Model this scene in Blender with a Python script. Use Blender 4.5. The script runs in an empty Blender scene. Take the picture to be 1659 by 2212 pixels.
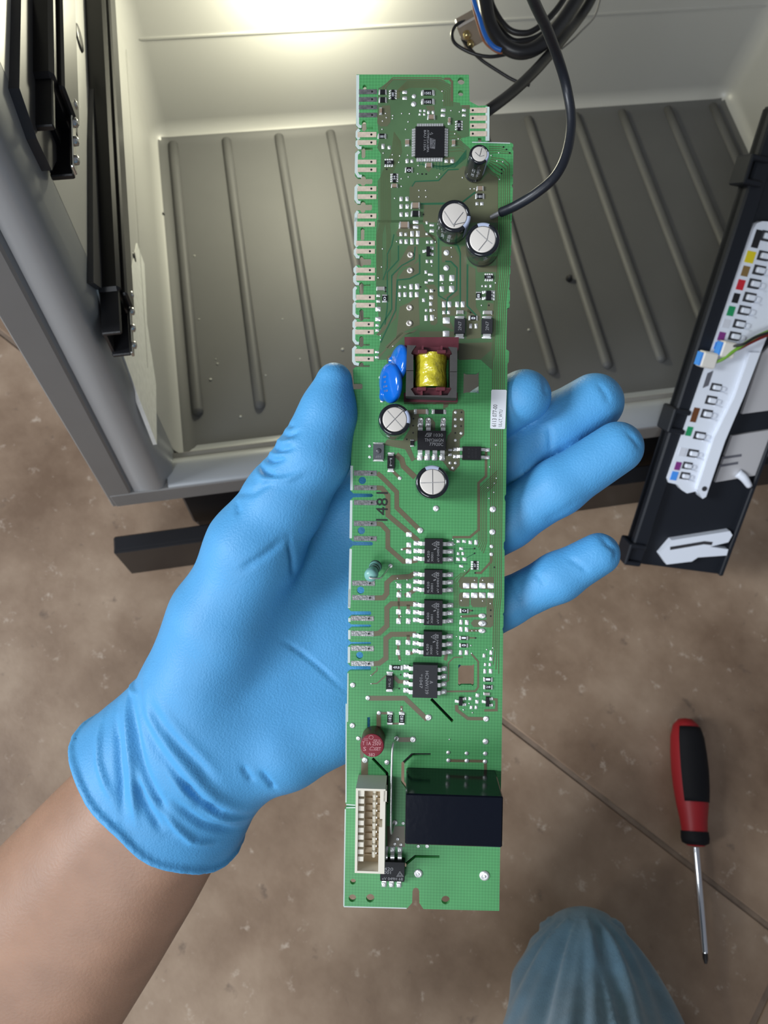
import bpy, bmesh, math, random
import numpy as np
from mathutils import Vector, Matrix
random.seed(4); np.random.seed(4)
S = bpy.context.scene
COL = S.collection
# ------------------------------------------------------------ camera, world, light
H = 0.66                                   # camera height above the kitchen floor
FPX, CX, CY = 1597.0, 829.5, 1106.0        # focal length in pixels of the 1659 x 2212 frame
CAMX = np.array([0.98329805, -0.13370299, 0.12348465])
CAMY = np.array([-0.16923146, -0.92133682, 0.34999881])
CAMD = np.array([-0.06697507, 0.36505064, 0.92857545])
RW = np.array([CAMX, CAMY, -CAMD])         # world = RW @ camera(x right, y down, z forward)
CP = np.array([0, 0, H])
cam = bpy.data.cameras.new('camera'); cam.sensor_fit = 'VERTICAL'; cam.sensor_height = 36.0
cam.lens = 36.0 * FPX / 2212; cam.clip_start = 0.01; cam.clip_end = 20
cam.dof.use_dof = True; cam.dof.focus_distance = 0.240; cam.dof.aperture_fstop = 26
camo = bpy.data.objects.new('camera', cam); COL.objects.link(camo)
M = Matrix.Identity(4)
for i, v in enumerate((RW @ np.array([1, 0, 0]), RW @ np.array([0, -1, 0]), RW @ np.array([0, 0, -1]))):
    for j in range(3): M[j][i] = float(v[j])
    M[i][3] = float(CP[i])
camo.matrix_world = M
S.camera = camo
w = bpy.data.worlds.new('room_light'); S.world = w; w.use_nodes = True
w.node_tree.nodes['Background'].inputs[0].default_value = (0.80, 0.86, 1.0, 1)
w.node_tree.nodes['Background'].inputs[1].default_value = 0.16
def area(name, loc, target, size, power, col):
    l = bpy.data.lights.new(name, 'AREA'); l.shape = 'RECTANGLE'; l.size, l.size_y = size; l.energy = power; l.color = col
    o = bpy.data.objects.new(name, l); COL.objects.link(o); o.location = loc
    o.rotation_euler = (Vector(target) - Vector(loc)).to_track_quat('-Z', 'Y').to_euler(); return o
area('window_daylight', (-2.3, 0.02, 1.75), (0.05, 0.1, 0.35), (0.75, 0.9), 58, (0.88, 0.94, 1.0))
area('room_fill', (-1.25, -1.75, 1.9), (0.05, 0.05, 0.35), (1.0, 1.1), 26, (0.90, 0.95, 1.0))  # added soft fill, makes up for the lowered ambient light
pl = bpy.data.lights.new('refrigerator_lamp', 'POINT'); pl.energy = 1.45; pl.color = (1.0, 0.96, 0.72); pl.shadow_soft_size = 0.02
plo = bpy.data.objects.new('refrigerator_lamp', pl); COL.objects.link(plo); plo.location = (0.072, 0.588, 0.272)
S.view_settings.view_transform = 'Standard'; S.view_settings.look = 'None'
S.view_settings.exposure = 0.35; S.view_settings.gamma = 1; S.view_settings.use_curve_mapping = False
# ------------------------------------------------------------ helpers
def ray(px, py): return RW @ np.array([(px - CX) / FPX, (py - CY) / FPX, 1.0])
def on(px, py, ax, v):
    """the world point where the sight line through a pixel meets the plane axis = v"""
    r = ray(px, py); return CP + r * ((v - CP[ax]) / r[ax])
def dep(px, py, D): return CP + D * ray(px, py)
MATS = {}
def mat(name, col, rough=.5, metal=0., noise=0., nscale=60., bump=0., bscale=300., trans=0., spec=.5, coat=0., sheen=0.):
    if name in MATS: return MATS[name]
    m = bpy.data.materials.new(name); m.use_nodes = True; nt = m.node_tree; n = nt.nodes; L = nt.links
    b = n['Principled BSDF']; b.inputs['Base Color'].default_value = (*col, 1); b.inputs['Roughness'].default_value = rough
    b.inputs['Metallic'].default_value = metal; b.inputs['Specular IOR Level'].default_value = spec
    b.inputs['Coat Weight'].default_value = coat; b.inputs['Sheen Weight'].default_value = sheen
    tc = n.new('ShaderNodeTexCoord')
    if noise:
        t = n.new('ShaderNodeTexNoise'); t.inputs['Scale'].default_value = nscale; t.inputs['Detail'].default_value = 5
        r = n.new('ShaderNodeValToRGB'); r.color_ramp.elements[0].position = .3; r.color_ramp.elements[1].position = .72
        r.color_ramp.elements[0].color = (*[c * (1 - noise) for c in col], 1); r.color_ramp.elements[1].color = (*[min(1, c * (1 + noise)) for c in col], 1)
        L.new(tc.outputs['Object'], t.inputs['Vector']); L.new(t.outputs['Fac'], r.inputs['Fac']); L.new(r.outputs['Color'], b.inputs['Base Color'])
    if bump:
        t2 = n.new('ShaderNodeTexNoise'); t2.inputs['Scale'].default_value = bscale; t2.inputs['Detail'].default_value = 3
        bp_ = n.new('ShaderNodeBump'); bp_.inputs['Strength'].default_value = bump; bp_.inputs['Distance'].default_value = .001
        L.new(tc.outputs['Object'], t2.inputs['Vector']); L.new(t2.outputs['Fac'], bp_.inputs['Height']); L.new(bp_.outputs['Normal'], b.inputs['Normal'])
    if trans:
        tr = n.new('ShaderNodeBsdfTranslucent'); tr.inputs['Color'].default_value = (*col, 1)
        mx = n.new('ShaderNodeMixShader'); mx.inputs[0].default_value = trans
        L.new(b.outputs[0], mx.inputs[1]); L.new(tr.outputs[0], mx.inputs[2]); L.new(mx.outputs[0], n['Material Output'].inputs['Surface'])
    MATS[name] = m; return m
class MB:
    """collects shapes (own material per shape) for ONE mesh object"""
    def __init__(s): s.v = []; s.f = []; s.m = []; s.mats = []; s.sm = []
    def mi(s, m):
        if m not in s.mats: s.mats.append(m)
        return s.mats.index(m)
    def add(s, vs, fs, m, smooth=False):
        k = len(s.v); s.v += [tuple(map(float, p)) for p in vs]; i = s.mi(m)
        for f in fs: s.f.append(tuple(k + a for a in f)); s.m.append(i); s.sm.append(smooth)
        return s
    def box(s, a, b, m, bev=0.):
        (x0, y0, z0), (x1, y1, z1) = a, b
        x0, x1 = sorted((x0, x1)); y0, y1 = sorted((y0, y1)); z0, z1 = sorted((z0, z1))
        if bev <= 0:
            return s.add([(x0,y0,z0),(x1,y0,z0),(x1,y1,z0),(x0,y1,z0),(x0,y0,z1),(x1,y0,z1),(x1,y1,z1),(x0,y1,z1)],
                         [(3,2,1,0),(4,5,6,7),(0,1,5,4),(1,2,6,5),(2,3,7,6),(3,0,4,7)], m)
        c = bev; ring = lambda z, d: [(x0+d,y0+c,z),(x0+c,y0+d,z),(x1-c,y0+d,z),(x1-d,y0+c,z),(x1-d,y1-c,z),(x1-c,y1-d,z),(x0+c,y1-d,z),(x0+d,y1-c,z)]
        vs = ring(z0, 0) + ring(z1 - c, 0) + ring(z1, c * .9)
        fs = [tuple(range(7, -1, -1)), tuple(range(16, 24))]
        for q in (0, 8):
            for i in range(8): fs.append((q+i, q+(i+1) % 8, q+8+(i+1) % 8, q+8+i))
        return s.add(vs, fs, m)
    def prism(s, poly, z0, z1, m, top=1.):
        n = len(poly); ar = sum(poly[i][0]*poly[(i+1)%n][1]-poly[(i+1)%n][0]*poly[i][1] for i in range(n))
        if ar < 0: poly = poly[::-1]
        cx = sum(p[0] for p in poly)/n; cy = sum(p[1] for p in poly)/n
        vs = [(p[0], p[1], z0) for p in poly] + [(cx+(p[0]-cx)*top, cy+(p[1]-cy)*top, z1) for p in poly]
        return s.add(vs, [tuple(range(n-1, -1, -1)), tuple(range(n, 2*n))] + [(i, (i+1) % n, n+(i+1) % n, n+i) for i in range(n)], m)
    def flat(s, poly, z, m):
        n = len(poly); ar = sum(poly[i][0]*poly[(i+1)%n][1]-poly[(i+1)%n][0]*poly[i][1] for i in range(n))
        if ar < 0: poly = poly[::-1]
        return s.add([(p[0], p[1], z) for p in poly], [tuple(range(n))], m)
    def lathe(s, prof, m, o=(0,0,0), ax=(0,0,1), n=24, a0=0., a1=360., cap=True):
        """prof: (radius, height) pairs, turned round the axis ax through o"""
        az = Vector(ax).normalized(); t = Vector((1,0,0)) if abs(az.x) < .9 else Vector((0,1,0))
        u = (t - az*t.dot(az)).normalized(); v = az.cross(u); o = Vector(o); full = abs(a1-a0) > 359
        k = n if full else n+1; vs = []
        for r, h in prof:
            for i in range(k):
                a = math.radians(a0+(a1-a0)*i/n); vs.append(o+az*h+(u*math.cos(a)+v*math.sin(a))*r)
        fs = []
        for j in range(len(prof)-1):
            for i in range(n): fs.append((j*k+i, j*k+(i+1) % k, (j+1)*k+(i+1) % k, (j+1)*k+i))
        s.add(vs, fs, m, True)
        if cap and full:
            for j, rev in ((0, 1), (len(prof)-1, 0)):
                if prof[j][0] > 1e-6:
                    s.add([vs[j*k+i] for i in range(k)], [tuple(range(k))[::-1] if rev else tuple(range(k))], m)
        return s
    def tube(s, pts, r, m, n=10, sm=6):
        P = [Vector(p) for p in pts]; R = r if isinstance(r, (list, tuple)) else [r]*len(P)
        if sm > 1 and len(P) > 2:
            Q = []; RR = []
            for i in range(len(P)-1):
                p0, p1, p2, p3 = P[max(i-1,0)], P[i], P[i+1], P[min(i+2,len(P)-1)]
                for k in range(sm):
                    t = k/sm; Q.append(.5*((2*p1)+(p2-p0)*t+(2*p0-5*p1+4*p2-p3)*t*t+(3*p1-p0-3*p2+p3)*t**3)); RR.append(R[i]+(R[i+1]-R[i])*t)
            Q.append(P[-1]); RR.append(R[-1]); P, R = Q, RR
        vs = []; fs = []; up = None
        for i, p in enumerate(P):
            d = (P[min(i+1,len(P)-1)]-P[max(i-1,0)]).normalized()
            if up is None:
                t = Vector((0,0,1)) if abs(d.z) < .9 else Vector((1,0,0)); up = (t-d*t.dot(d)).normalized()
            else: up = (up-d*up.dot(d)).normalized()
            sd = d.cross(up)
            for k in range(n):
                a = 2*math.pi*k/n; vs.append(p+(up*math.cos(a)+sd*math.sin(a))*R[i])
        for i in range(len(P)-1):
            for k in range(n): fs.append((i*n+k, i*n+(k+1) % n, (i+1)*n+(k+1) % n, (i+1)*n+k))
        fs.append(tuple(range(n))[::-1]); fs.append(tuple((len(P)-1)*n+k for k in range(n)))
        return s.add(vs, fs, m, True)
    def ribbon(s, pts, wd, z, m):
        P = [Vector((p[0], p[1])) for p in pts]; vs = []
        for i, p in enumerate(P):
            d0 = (p-P[i-1]).normalized() if i else (P[1]-p).normalized()
            d1 = (P[i+1]-p).normalized() if i < len(P)-1 else d0
            t = (d0+d1).normalized() if (d0+d1).length > 1e-6 else d0; nn = Vector((-t.y, t.x)); c = max(.5, nn.dot(Vector((-d0.y, d0.x))))
            vs += [(*(p+nn*wd/2/c), z), (*(p-nn*wd/2/c), z)]
        return s.add(vs, [(2*i+1, 2*i+3, 2*i+2, 2*i) for i in range(len(P)-1)], m)
    def mesh(s, name):
        me = bpy.data.meshes.new(name); me.from_pydata(s.v, [], s.f)
        for m in s.mats: me.materials.append(m)
        me.polygons.foreach_set('material_index', s.m); me.polygons.foreach_set('use_smooth', s.sm); me.update(); return me
    def obj(s, name, parent=None, kind=None): return link(name, s.mesh(name), parent, kind=kind)
def link(name, me, parent=None, loc=None, scale=None, rotz=None, kind=None):
    o = bpy.data.objects.new(name, me); COL.objects.link(o)
    if parent: o.parent = parent
    if loc is not None: o.location = loc
    if scale is not None: o.scale = scale
    if rotz is not None: o.rotation_euler = (0, 0, rotz)
    if kind: o['kind'] = kind
    return o
def tag(o, label, cat, group=None):
    o['label'] = label; o['category'] = cat
    if group: o['group'] = group
    return o
def thing(name, label, cat, mw=None, group=None):
    o = bpy.data.objects.new(name, None); COL.objects.link(o); o.empty_display_size = .02
    if mw is not None: o.matrix_world = mw
    return tag(o, label, cat, group)
def curve_plate(name, splines, half, m):
    """a flat plate with holes: closed outlines filled and extruded"""
    cu = bpy.data.curves.new(name, 'CURVE'); cu.dimensions = '2D'; cu.fill_mode = 'BOTH'; cu.extrude = half
    for sp in splines:
        s = cu.splines.new('POLY'); s.points.add(len(sp)-1); s.use_cyclic_u = True
        for p, q in zip(s.points, sp): p.co = (q[0], q[1], 0, 1)
    o = bpy.data.objects.new(name, cu); COL.objects.link(o); bpy.context.view_layer.update()
    me = bpy.data.meshes.new_from_object(o.evaluated_get(bpy.context.evaluated_depsgraph_get()))
    bpy.data.objects.remove(o); me.name = name; me.materials.clear(); me.materials.append(m); return me
def text_mesh(name, body, size, m, rot=0., align='CENTER', loc=(0,0,0), space=1.):
    cu = bpy.data.curves.new(name, 'FONT'); cu.body = body; cu.size = size; cu.align_x = align; cu.align_y = 'CENTER'; cu.resolution_u = 2
    cu.space_character = space
    o = bpy.data.objects.new(name, cu); COL.objects.link(o); bpy.context.view_layer.update()
    me = bpy.data.meshes.new_from_object(o.evaluated_get(bpy.context.evaluated_depsgraph_get()))
    bpy.data.objects.remove(o); me.transform(Matrix.Translation(loc) @ Matrix.Rotation(rot, 4, 'Z'))
    me.materials.clear(); me.materials.append(m); me.name = name; return me
# ---- implicit surfaces polygonised with surface nets (hand, cuff, knee)
def rcone(P, a, b, ra, rb):
    a = np.array(a); b = np.array(b); ab = b-a
    t = np.clip(((P-a) @ ab)/(ab @ ab), 0, 1); q = P-a-t[..., None]*ab
    return np.sqrt((q*q).sum(-1))-(ra+(rb-ra)*t)
def smin(a, b, k):
    h = np.maximum(k-np.abs(a-b), 0)/k; return np.minimum(a, b)-h*h*k*.25
def surface_net(fn, lo, hi, vox):
    lo = np.array(lo); n = np.ceil((np.array(hi)-lo)/vox).astype(int)+1
    D = np.empty(n, np.float32); ax = [lo[i]+vox*np.arange(n[i]) for i in range(3)]
    for i in range(n[0]):
        Pn = np.stack(np.meshgrid([ax[0][i]], ax[1], ax[2], indexing='ij'), -1)[0]; D[i] = fn(Pn)
    I = D < 0; c = tuple(slice(0, -1) for _ in range(3)); cnt = np.zeros(np.array(D.shape)-1, np.int8)
    for dx in (0, 1):
        for dy in (0, 1):
            for dz in (0, 1): cnt += I[dx:D.shape[0]-1+dx, dy:D.shape[1]-1+dy, dz:D.shape[2]-1+dz]
    cells = np.argwhere((cnt > 0) & (cnt < 8)); idx = -np.ones(cnt.shape, np.int64); idx[tuple(cells.T)] = np.arange(len(cells))
    acc = np.zeros((len(cells), 3)); num = np.zeros(len(cells))
    cor = [(a, b, c_) for a in (0, 1) for b in (0, 1) for c_ in (0, 1)]
    for p in cor:
        for d in range(3):
            if p[d]: continue
            q = list(p); q[d] = 1
            d0 = D[tuple((cells+p).T)]; d1 = D[tuple((cells+q).T)]; ok = (d0 < 0) != (d1 < 0)
            t = np.where(ok, d0/np.where(ok, d0-d1, 1), 0); pt = np.array(p, float)+np.outer(t, np.array(q)-np.array(p))
            acc[ok] += pt[ok]; num += ok
    V = lo+(cells+acc/num[:, None])*vox; F = []
    for d in range(3):
        u, v = (d+1) % 3, (d+2) % 3; sl0 = [slice(None)]*3; sl1 = [slice(None)]*3; sl0[d] = slice(0, -1); sl1[d] = slice(1, None)
        A = I[tuple(sl0)]; B = I[tuple(sl1)]
        for flip in (0, 1):
            e = np.argwhere((A & ~B) if not flip else (~A & B)); e = e[(e[:, u] > 0) & (e[:, v] > 0)]
            ok = np.all(e < np.array(cnt.shape), 1) ; e = e[ok]
            def at(du, dv):
                q = e.copy(); q[:, u] -= du; q[:, v] -= dv; return idx[tuple(q.T)]
            f = np.stack([at(0, 0), at(1, 0), at(1, 1), at(0, 1)], 1)
            if flip: f = f[:, ::-1]
            F.append(f)
    F = np.concatenate(F); return V, F[(F >= 0).all(1)]
def smooth_verts(V, F, it=3, lam=.5):
    E = np.concatenate([F[:, [0, 1]], F[:, [1, 2]], F[:, [2, 3]], F[:, [3, 0]]])
    for _ in range(it):
        s = np.zeros_like(V); c = np.zeros(len(V)); np.add.at(s, E[:, 0], V[E[:, 1]]); np.add.at(s, E[:, 1], V[E[:, 0]])
        np.add.at(c, E[:, 0], 1); np.add.at(c, E[:, 1], 1); V = V+lam*(s/np.maximum(c, 1)[:, None]-V)
    return V
def vnormals(V, F):
    n = np.cross(V[F[:, 2]]-V[F[:, 0]], V[F[:, 3]]-V[F[:, 1]]); N = np.zeros_like(V)
    for i in range(4): np.add.at(N, F[:, i], n)
    return N/np.maximum(np.linalg.norm(N, axis=1), 1e-12)[:, None]
def np_mesh(name, V, F, m):
    me = bpy.data.meshes.new(name); me.from_pydata(V.tolist(), [], F.tolist()); me.materials.append(m)
    me.polygons.foreach_set('use_smooth', [True]*len(me.polygons)); me.update(); return me
# ------------------------------------------------------------ setting: tiled floor
def floor_mat():
    m = bpy.data.materials.new('stone_tile'); m.use_nodes = True; nt = m.node_tree; n = nt.nodes; L = nt.links; b = n['Principled BSDF']
    tc = n.new('ShaderNodeTexCoord')
    def noise(s, d, ro=.6):
        t = n.new('ShaderNodeTexNoise'); t.inputs['Scale'].default_value = s; t.inputs['Detail'].default_value = d; t.inputs['Roughness'].default_value = ro
        L.new(tc.outputs['Object'], t.inputs['Vector']); return t
    a = noise(9, 6); r = n.new('ShaderNodeValToRGB'); e = r.color_ramp.elements
    e[0].position = .33; e[0].color = (.175, .110, .068, 1); e[1].position = .68; e[1].color = (.375, .272, .19, 1)
    x = r.color_ramp.elements.new(.5); x.color = (.27, .184, .122, 1); L.new(a.outputs['Fac'], r.inputs['Fac'])
    c = noise(55, 5, .7); r2 = n.new('ShaderNodeValToRGB'); r2.color_ramp.elements[0].position = .6; r2.color_ramp.elements[1].position = .72
    r2.color_ramp.elements[0].color = (0, 0, 0, 1); r2.color_ramp.elements[1].color = (.55, .55, .55, 1); L.new(c.outputs['Fac'], r2.inputs['Fac'])
    m1 = n.new('ShaderNodeMixRGB'); m1.inputs[2].default_value = (.66, .56, .46, 1); L.new(r2.outputs['Color'], m1.inputs[0]); L.new(r.outputs['Color'], m1.inputs[1])
    d = noise(38, 4, .6); r3 = n.new('ShaderNodeValToRGB'); r3.color_ramp.elements[0].position = .27; r3.color_ramp.elements[1].position = .36
    r3.color_ramp.elements[0].color = (.75, .75, .75, 1); r3.color_ramp.elements[1].color = (0, 0, 0, 1); L.new(d.outputs['Fac'], r3.inputs['Fac'])
    m2 = n.new('ShaderNodeMixRGB'); m2.inputs[2].default_value = (.13, .09, .065, 1); L.new(r3.outputs['Color'], m2.inputs[0]); L.new(m1.outputs['Color'], m2.inputs[1])
    L.new(m2.outputs['Color'], b.inputs['Base Color']); b.inputs['Roughness'].default_value = .5
    bp_ = n.new('ShaderNodeBump'); bp_.inputs['Strength'].default_value = .25; bp_.inputs['Distance'].default_value = .002
    L.new(d.outputs['Fac'], bp_.inputs['Height']); L.new(bp_.outputs['Normal'], b.inputs['Normal']); return m
TILE = floor_mat(); GROUT = mat('grout', (.20, .145, .105), .9, noise=.2, nscale=80)
ga, gb = on(1090, 1560, 2, 0), on(1659, 2000, 2, 0); gc = on(1659, 2146, 2, 0)
gu = (gb-ga)/np.linalg.norm(gb-ga); gv = np.array([-gu[1], gu[0], 0])
ang = math.atan2(gu[1], gu[0]); org = ga+gu*((gc-ga) @ gu)          # the tile corner
fl = MB().box((-1.6, -1.6, -.03), (2.2, 2.2, -.0015), GROUT).obj('floor'); fl['kind'] = 'structure'
T = .93; g = .0025
tb = MB().box((g, g, -.0014), (T-g, T-g, 0), TILE, .0007).mesh('tile')
for i in (-2, -1, 0):
    for j in (-1, 0, 1):
        o = link('tile', tb, fl, loc=(*(org+gu*i*T+gv*j*T)[:2], 0), rotz=ang)
# ------------------------------------------------------------ refrigerator lying open in front
h = 0.55; Z0 = H-h; YF = .444*h; YR = 1.14*h; XL = -.155*h; XR = .943*h
SILVER = mat('silver_plastic', (.47, .47, .455), .42, .15, bump=.03, bscale=1500)
SILVERF = mat('silver_frame', (.36, .375, .39), .36, .25, bump=.03, bscale=1500)
SILVERD = mat('silver_pan_shaded', (.108, .109, .110), .58, .0, noise=.06, nscale=14, bump=.04, bscale=1500)  # same silver plastic as the walls, the pan's dimmer light put into the colour
DARKEDGE = mat('grey_outer_edge', (.20, .195, .19), .5, noise=.05, nscale=20)
BLACK = mat('black_plastic', (.012, .012, .014), .35, bump=.05, bscale=900)
BLACKS = mat('black_rail', (.008, .008, .009), .28)
DKGREY = mat('grey_bracket', (.055, .055, .06), .45)
STEEL = mat('steel', (.62, .62, .60), .25, 1.)
fr = thing('refrigerator', 'open silver-grey refrigerator compartment with ribbed floor standing behind the hand', 'refrigerator', Matrix.Translation((.2, YF, 0)))
def F(mb, name, parent=fr, kind=None):
    """an object given in world coordinates, hung under its thing"""
    o = mb.obj(name, parent, kind); o.matrix_parent_inverse = parent.matrix_world.inverted(); return o
bm = bmesh.new(); bmesh.ops.create_cube(bm, size=1)
zt = .90
for v in bm.verts:
    v.co = ((XL, XR)[v.co.x > 0], (.2785, YR)[v.co.y > 0], (Z0, zt)[v.co.z > 0])
bmesh.ops.delete(bm, geom=[f for f in bm.faces if f.normal.y < -.5 or f.normal.z > .5], context='FACES')
ed = [e for e in bm.edges if len(e.link_faces) == 2]
bmesh.ops.bevel(bm, geom=ed, offset=.017, segments=7, profile=.5, affect='EDGES')
bmesh.ops.reverse_faces(bm, faces=bm.faces)
me = bpy.data.meshes.new('liner'); me.materials.append(SILVER); me.materials.append(SILVERD)
for f in bm.faces:
    f.smooth = True
    if f.calc_center_median().z < Z0+.004: f.material_index = 1
bm.to_mesh(me); bm.free()
lin = link('liner', me, fr); lin.matrix_parent_inverse = fr.matrix_world.inverted()
# the shell behind the liner gives it thickness
F(MB().box((XL-.035, YR+.004, Z0-.03), (XR+.035, YR+.03, zt), DARKEDGE).box((XL-.035, YF+.04, Z0-.03), (XL-.004, YR+.004, zt), DARKEDGE)
  .box((XR+.004, YF+.04, Z0-.03), (XR+.035, YR+.004, zt), DARKEDGE).box((XL-.035, YF+.04, Z0-.03), (XR+.035, YR+.004, Z0-.004), DARKEDGE)
  .box((XL-.035, YF+.09, zt-.03), (XR+.035, YR+.03, zt), DARKEDGE), 'outer_shell')
rb = MB(); n = 10; L_ = YR-.012-.57*h
rb.tube([(0, 0, 0), (0, .0012, 0), (0, .004, 0), (0, .02, 0), (0, L_*.5, 0), (0, L_, 0)], [.0012, .0034, .0046, .0048, .0046, .0046], SILVERD, 14, 3); rib = rb.mesh('rib')
for i in range(12):
    o = link('rib', rib, fr); o.matrix_parent_inverse = fr.matrix_world.inverted(); o.location = ((-.118+.0932*i)*h, .570*h, Z0-.0003)
# fold line across the back wall
sa, sb = on(285, 82, 1, YR), on(780, 60, 1, YR); zs = (sa[2]+sb[2])/2
F(MB().box((XL+.012, YR-.0012, zs-.0008), (XR-.012, YR+.002, zs+.0008), SILVER), 'wall_seam')
F(MB().box((XL-.002, .3, zs-.0006), (XL+.0008, YR-.012, zs+.0006), SILVER), 'wall_seam')
# sill: profile swept along the front
def sweepx(prof, x0, x1, m):
    b = MB(); k = len(prof); vs = [(x0, *p) for p in prof]+[(x1, *p) for p in prof]
    return b.add(vs, [(i, i+k, i+k+1, i+1) for i in range(k-1)], m, True)
pr = []
for t in range(7):                                                    # concave foot
    a = math.pi*1.5-t/6*math.pi/2*.85; pr.append((.287+.012*math.cos(a)-.0, Z0+.012+.012*math.sin(a)))
for t in range(9):                                                    # rounded crest
    a = -.15+t/8*(math.pi/2+.15); pr.append((.260+.010*math.cos(a), Z0+.0135+.008*math.sin(a)))
pr += [(.252, Z0+.0205), (YF+.004, Z0+.019), (YF+.001, Z0+.0185), (YF, Z0+.017)]
F(sweepx(pr, XL-.005, XR+.03, SILVERF), 'sill')
F(MB().box((XL-.05, YF-.0005, Z0-.004), (XR+.05, YF+.03, Z0+.0165), DARKEDGE, .001), 'lower_edge')
# left and right front jambs, flared a little like the photographed frame
def jamb(name, f):
    ridge0, ridge1 = on(340, 1010, 1, YF), on(20, 330, 1, YF); gr0, gr1 = on(285, 1060, 1, YF), on(0, 510, 1, YF); ou0, ou1 = on(240, 1090, 1, YF), on(0, 690, 1, YF)
    ou0 = ou0.copy(); 
    def at(p, q, z): t = (z-p[2])/(q[2]-p[2]); return p[0]+(q[0]-p[0])*t
    zs_ = [Z0-.004, Z0+.02, .3, .5, .7, zt]; b = MB(); vs = []; k = 0
    for z in zs_:
        rx = at(ridge0, ridge1, z); gx = at(gr0, gr1, z); ox = at(ou0, ou1, z)
        P = [(XL, YF+.045), (XL-.0003, YF+.012), (min(rx, XL)-.0008, YF+.005), (min(rx, XL)-.003, YF+.0015), (min(rx, XL)-.007, YF), (gx+.001, YF+.001), (gx, YF+.004), (gx-.0015, YF+.001), (gx-.003, YF), (ox+.001, YF), (ox, YF+.001), (ox, YF+.3)]
        k = len(P); vs += [(f(x), y, z) for x, y in P]
    for j in range(len(zs_)-1):
        for i in range(k-1):
            q = (j*k+i, j*k+i+1, (j+1)*k+i+1, (j+1)*k+i); q = q if f(1) > 0 else q[::-1]
            b.add([], [], SILVERF); b.f.append(q[::-1]); b.m.append(b.mi(DARKEDGE) if i >= 7 else b.mi(SILVERF)); b.sm.append(i < 5)
    b.v = [tuple(map(float, p)) for p in vs]; return F(b, name)
jamb('front_jamb', lambda x: x); jamb('front_jamb', lambda x: XL+XR-x)
# telescopic rails on the left wall
def rail(zc, y0, hh, y1=YR-.03, x=XL):
    b = MB(); b.box((x-.001, y0+.012, zc-hh), (x+.012, y1, zc+hh), BLACKS, .002); b.box((x+.011, y0+.012, zc-hh*.62), (x+.0145, y1, zc+hh*.62), BLACKS, .0012)
    o = F(b, 'slide_rail')
    c = MB(); c.box((x+.001, y0-.012, zc-hh*.8), (x+.0025, y0+.02, zc+hh*.8), BLACK); c.box((x+.001, y0-.014, zc-hh*.85), (x+.011, y0+.02, zc-hh*.7), BLACK, .0006)
    c.box((x+.001, y0-.014, zc+hh*.7), (x+.011, y0+.02, zc+hh*.85), BLACK, .0006); c.box((x+.004, y0+.004, zc-hh*.7), (x+.006, y0+.02, zc+hh*.7), BLACK)
    e = c.obj('end_clip', o)
    t = MB(); t.box((x+.012, y0-.018, zc-hh*.5), (x+.0135, y0+.03, zc-hh*.2), STEEL, .0005)
    for q in range(4): t.lathe([(.0022, 0), (.0022, .0012), (.001, .0018)], STEEL, (x+.0135, y0-.012+q*.011, zc-hh*.35), (1, 0, 0), 10)
    t.obj('riveted_tongue', o); return o
p1_, p2_ = on(118, 60, 0, XL+.014), on(150, 250, 0, XL+.014); zc1 = p1_[2]*.5+p2_[2]*.5-.011; e1 = on(152, 322, 2, zc1)
rail(zc1, e1[1]+.012, .0165)
p3_, p4_ = on(240, 60, 0, XL+.014), on(268, 600, 0, XL+.014); zc2 = p3_[2]*.5+p4_[2]*.5-.009; e2 = on(282, 735, 2, zc2)
rail(zc2, e2[1]+.012, .0128)
def wallpoly(pts, m, name, th=.001, x=XL):
    q = [on(px, py, 0, x+th) for px, py in pts]; n = len(q)
    b = MB(); b.add([(x-.002, p[1], p[2]) for p in q]+[tuple(p) for p in q], [tuple(range(n)), tuple(range(2*n-1, n-1, -1))]+[(i, n+i, n+(i+1) % n, (i+1) % n) for i in range(n)], m); return F(b, name)
wallpoly([(46, -10), (78, -10), (82, 175), (132, 330), (112, 368), (80, 300), (42, 190)], DKGREY, 'rail_bracket', .004)
wallpoly([(206, -10), (215, -10), (230, 600), (222, 625), (202, 610), (200, 300)], DKGREY, 'rail_bracket', .003)
PAPER = mat('white_paper', (.78, .79, .76), .7, noise=.08, nscale=200)
wallpoly([(296, 525), (312, 570), (318, 700), (337, 830), (339, 960), (300, 860), (262, 755), (262, 700)], PAPER, 'sticker', .0006)
wallpoly([(210, 620), (235, 650), (262, 745), (247, 740), (228, 690)], PAPER, 'sticker', .0006)
for px, py, r in ((170, 82, .008), (256, 25, .006), (289, 555, .004)):
    c = on(px, py, 0, XL); F(MB().lathe([(r, 0), (r*.9, .0012), (r*.5, .0014)], BLACK, (XL-.0004, c[1], c[2]), (1, 0, 0), 20), 'wall_plug')
bx = on(398, 1085, 1, YF+.014)[0]
F(MB().box((bx, YF+.016, .0), (XR+.03, YR, Z0-.031), BLACK, .003).box((bx, YF+.012, .02), (XR+.03, YF+.03, Z0-.006), BLACK, .002), 'base_box')
CR = mat('crumb', (.6, .6, .55), .6)
b = MB()
for px, py in ((430, 690), (466, 776), (470, 786), (574, 811), (648, 775), (420, 553), (740, 755), (1142, 713), (455, 820), (610, 690), (520, 900)):
    c = on(px, py, 2, Z0); r = random.uniform(.0006, .0014); b.lathe([(r*.8, 0), (r, r*.5), (r*.4, r)], CR, tuple(c-np.array([0, 0, .0001])), (0, 0, 1), 7)
o = F(b, 'crumbs', kind='stuff')
b = MB()
for px, py in ((351, 470), (1228, 604)):
    c = on(px, py, 2, Z0); b = MB(); b.lathe([(.003, 0), (.0032, .002), (.0015, .005)], BLACK, tuple(c-np.array([0, 0, .0001])), (.2, .1, 1), 8); F(b, 'rubber_plug')
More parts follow.
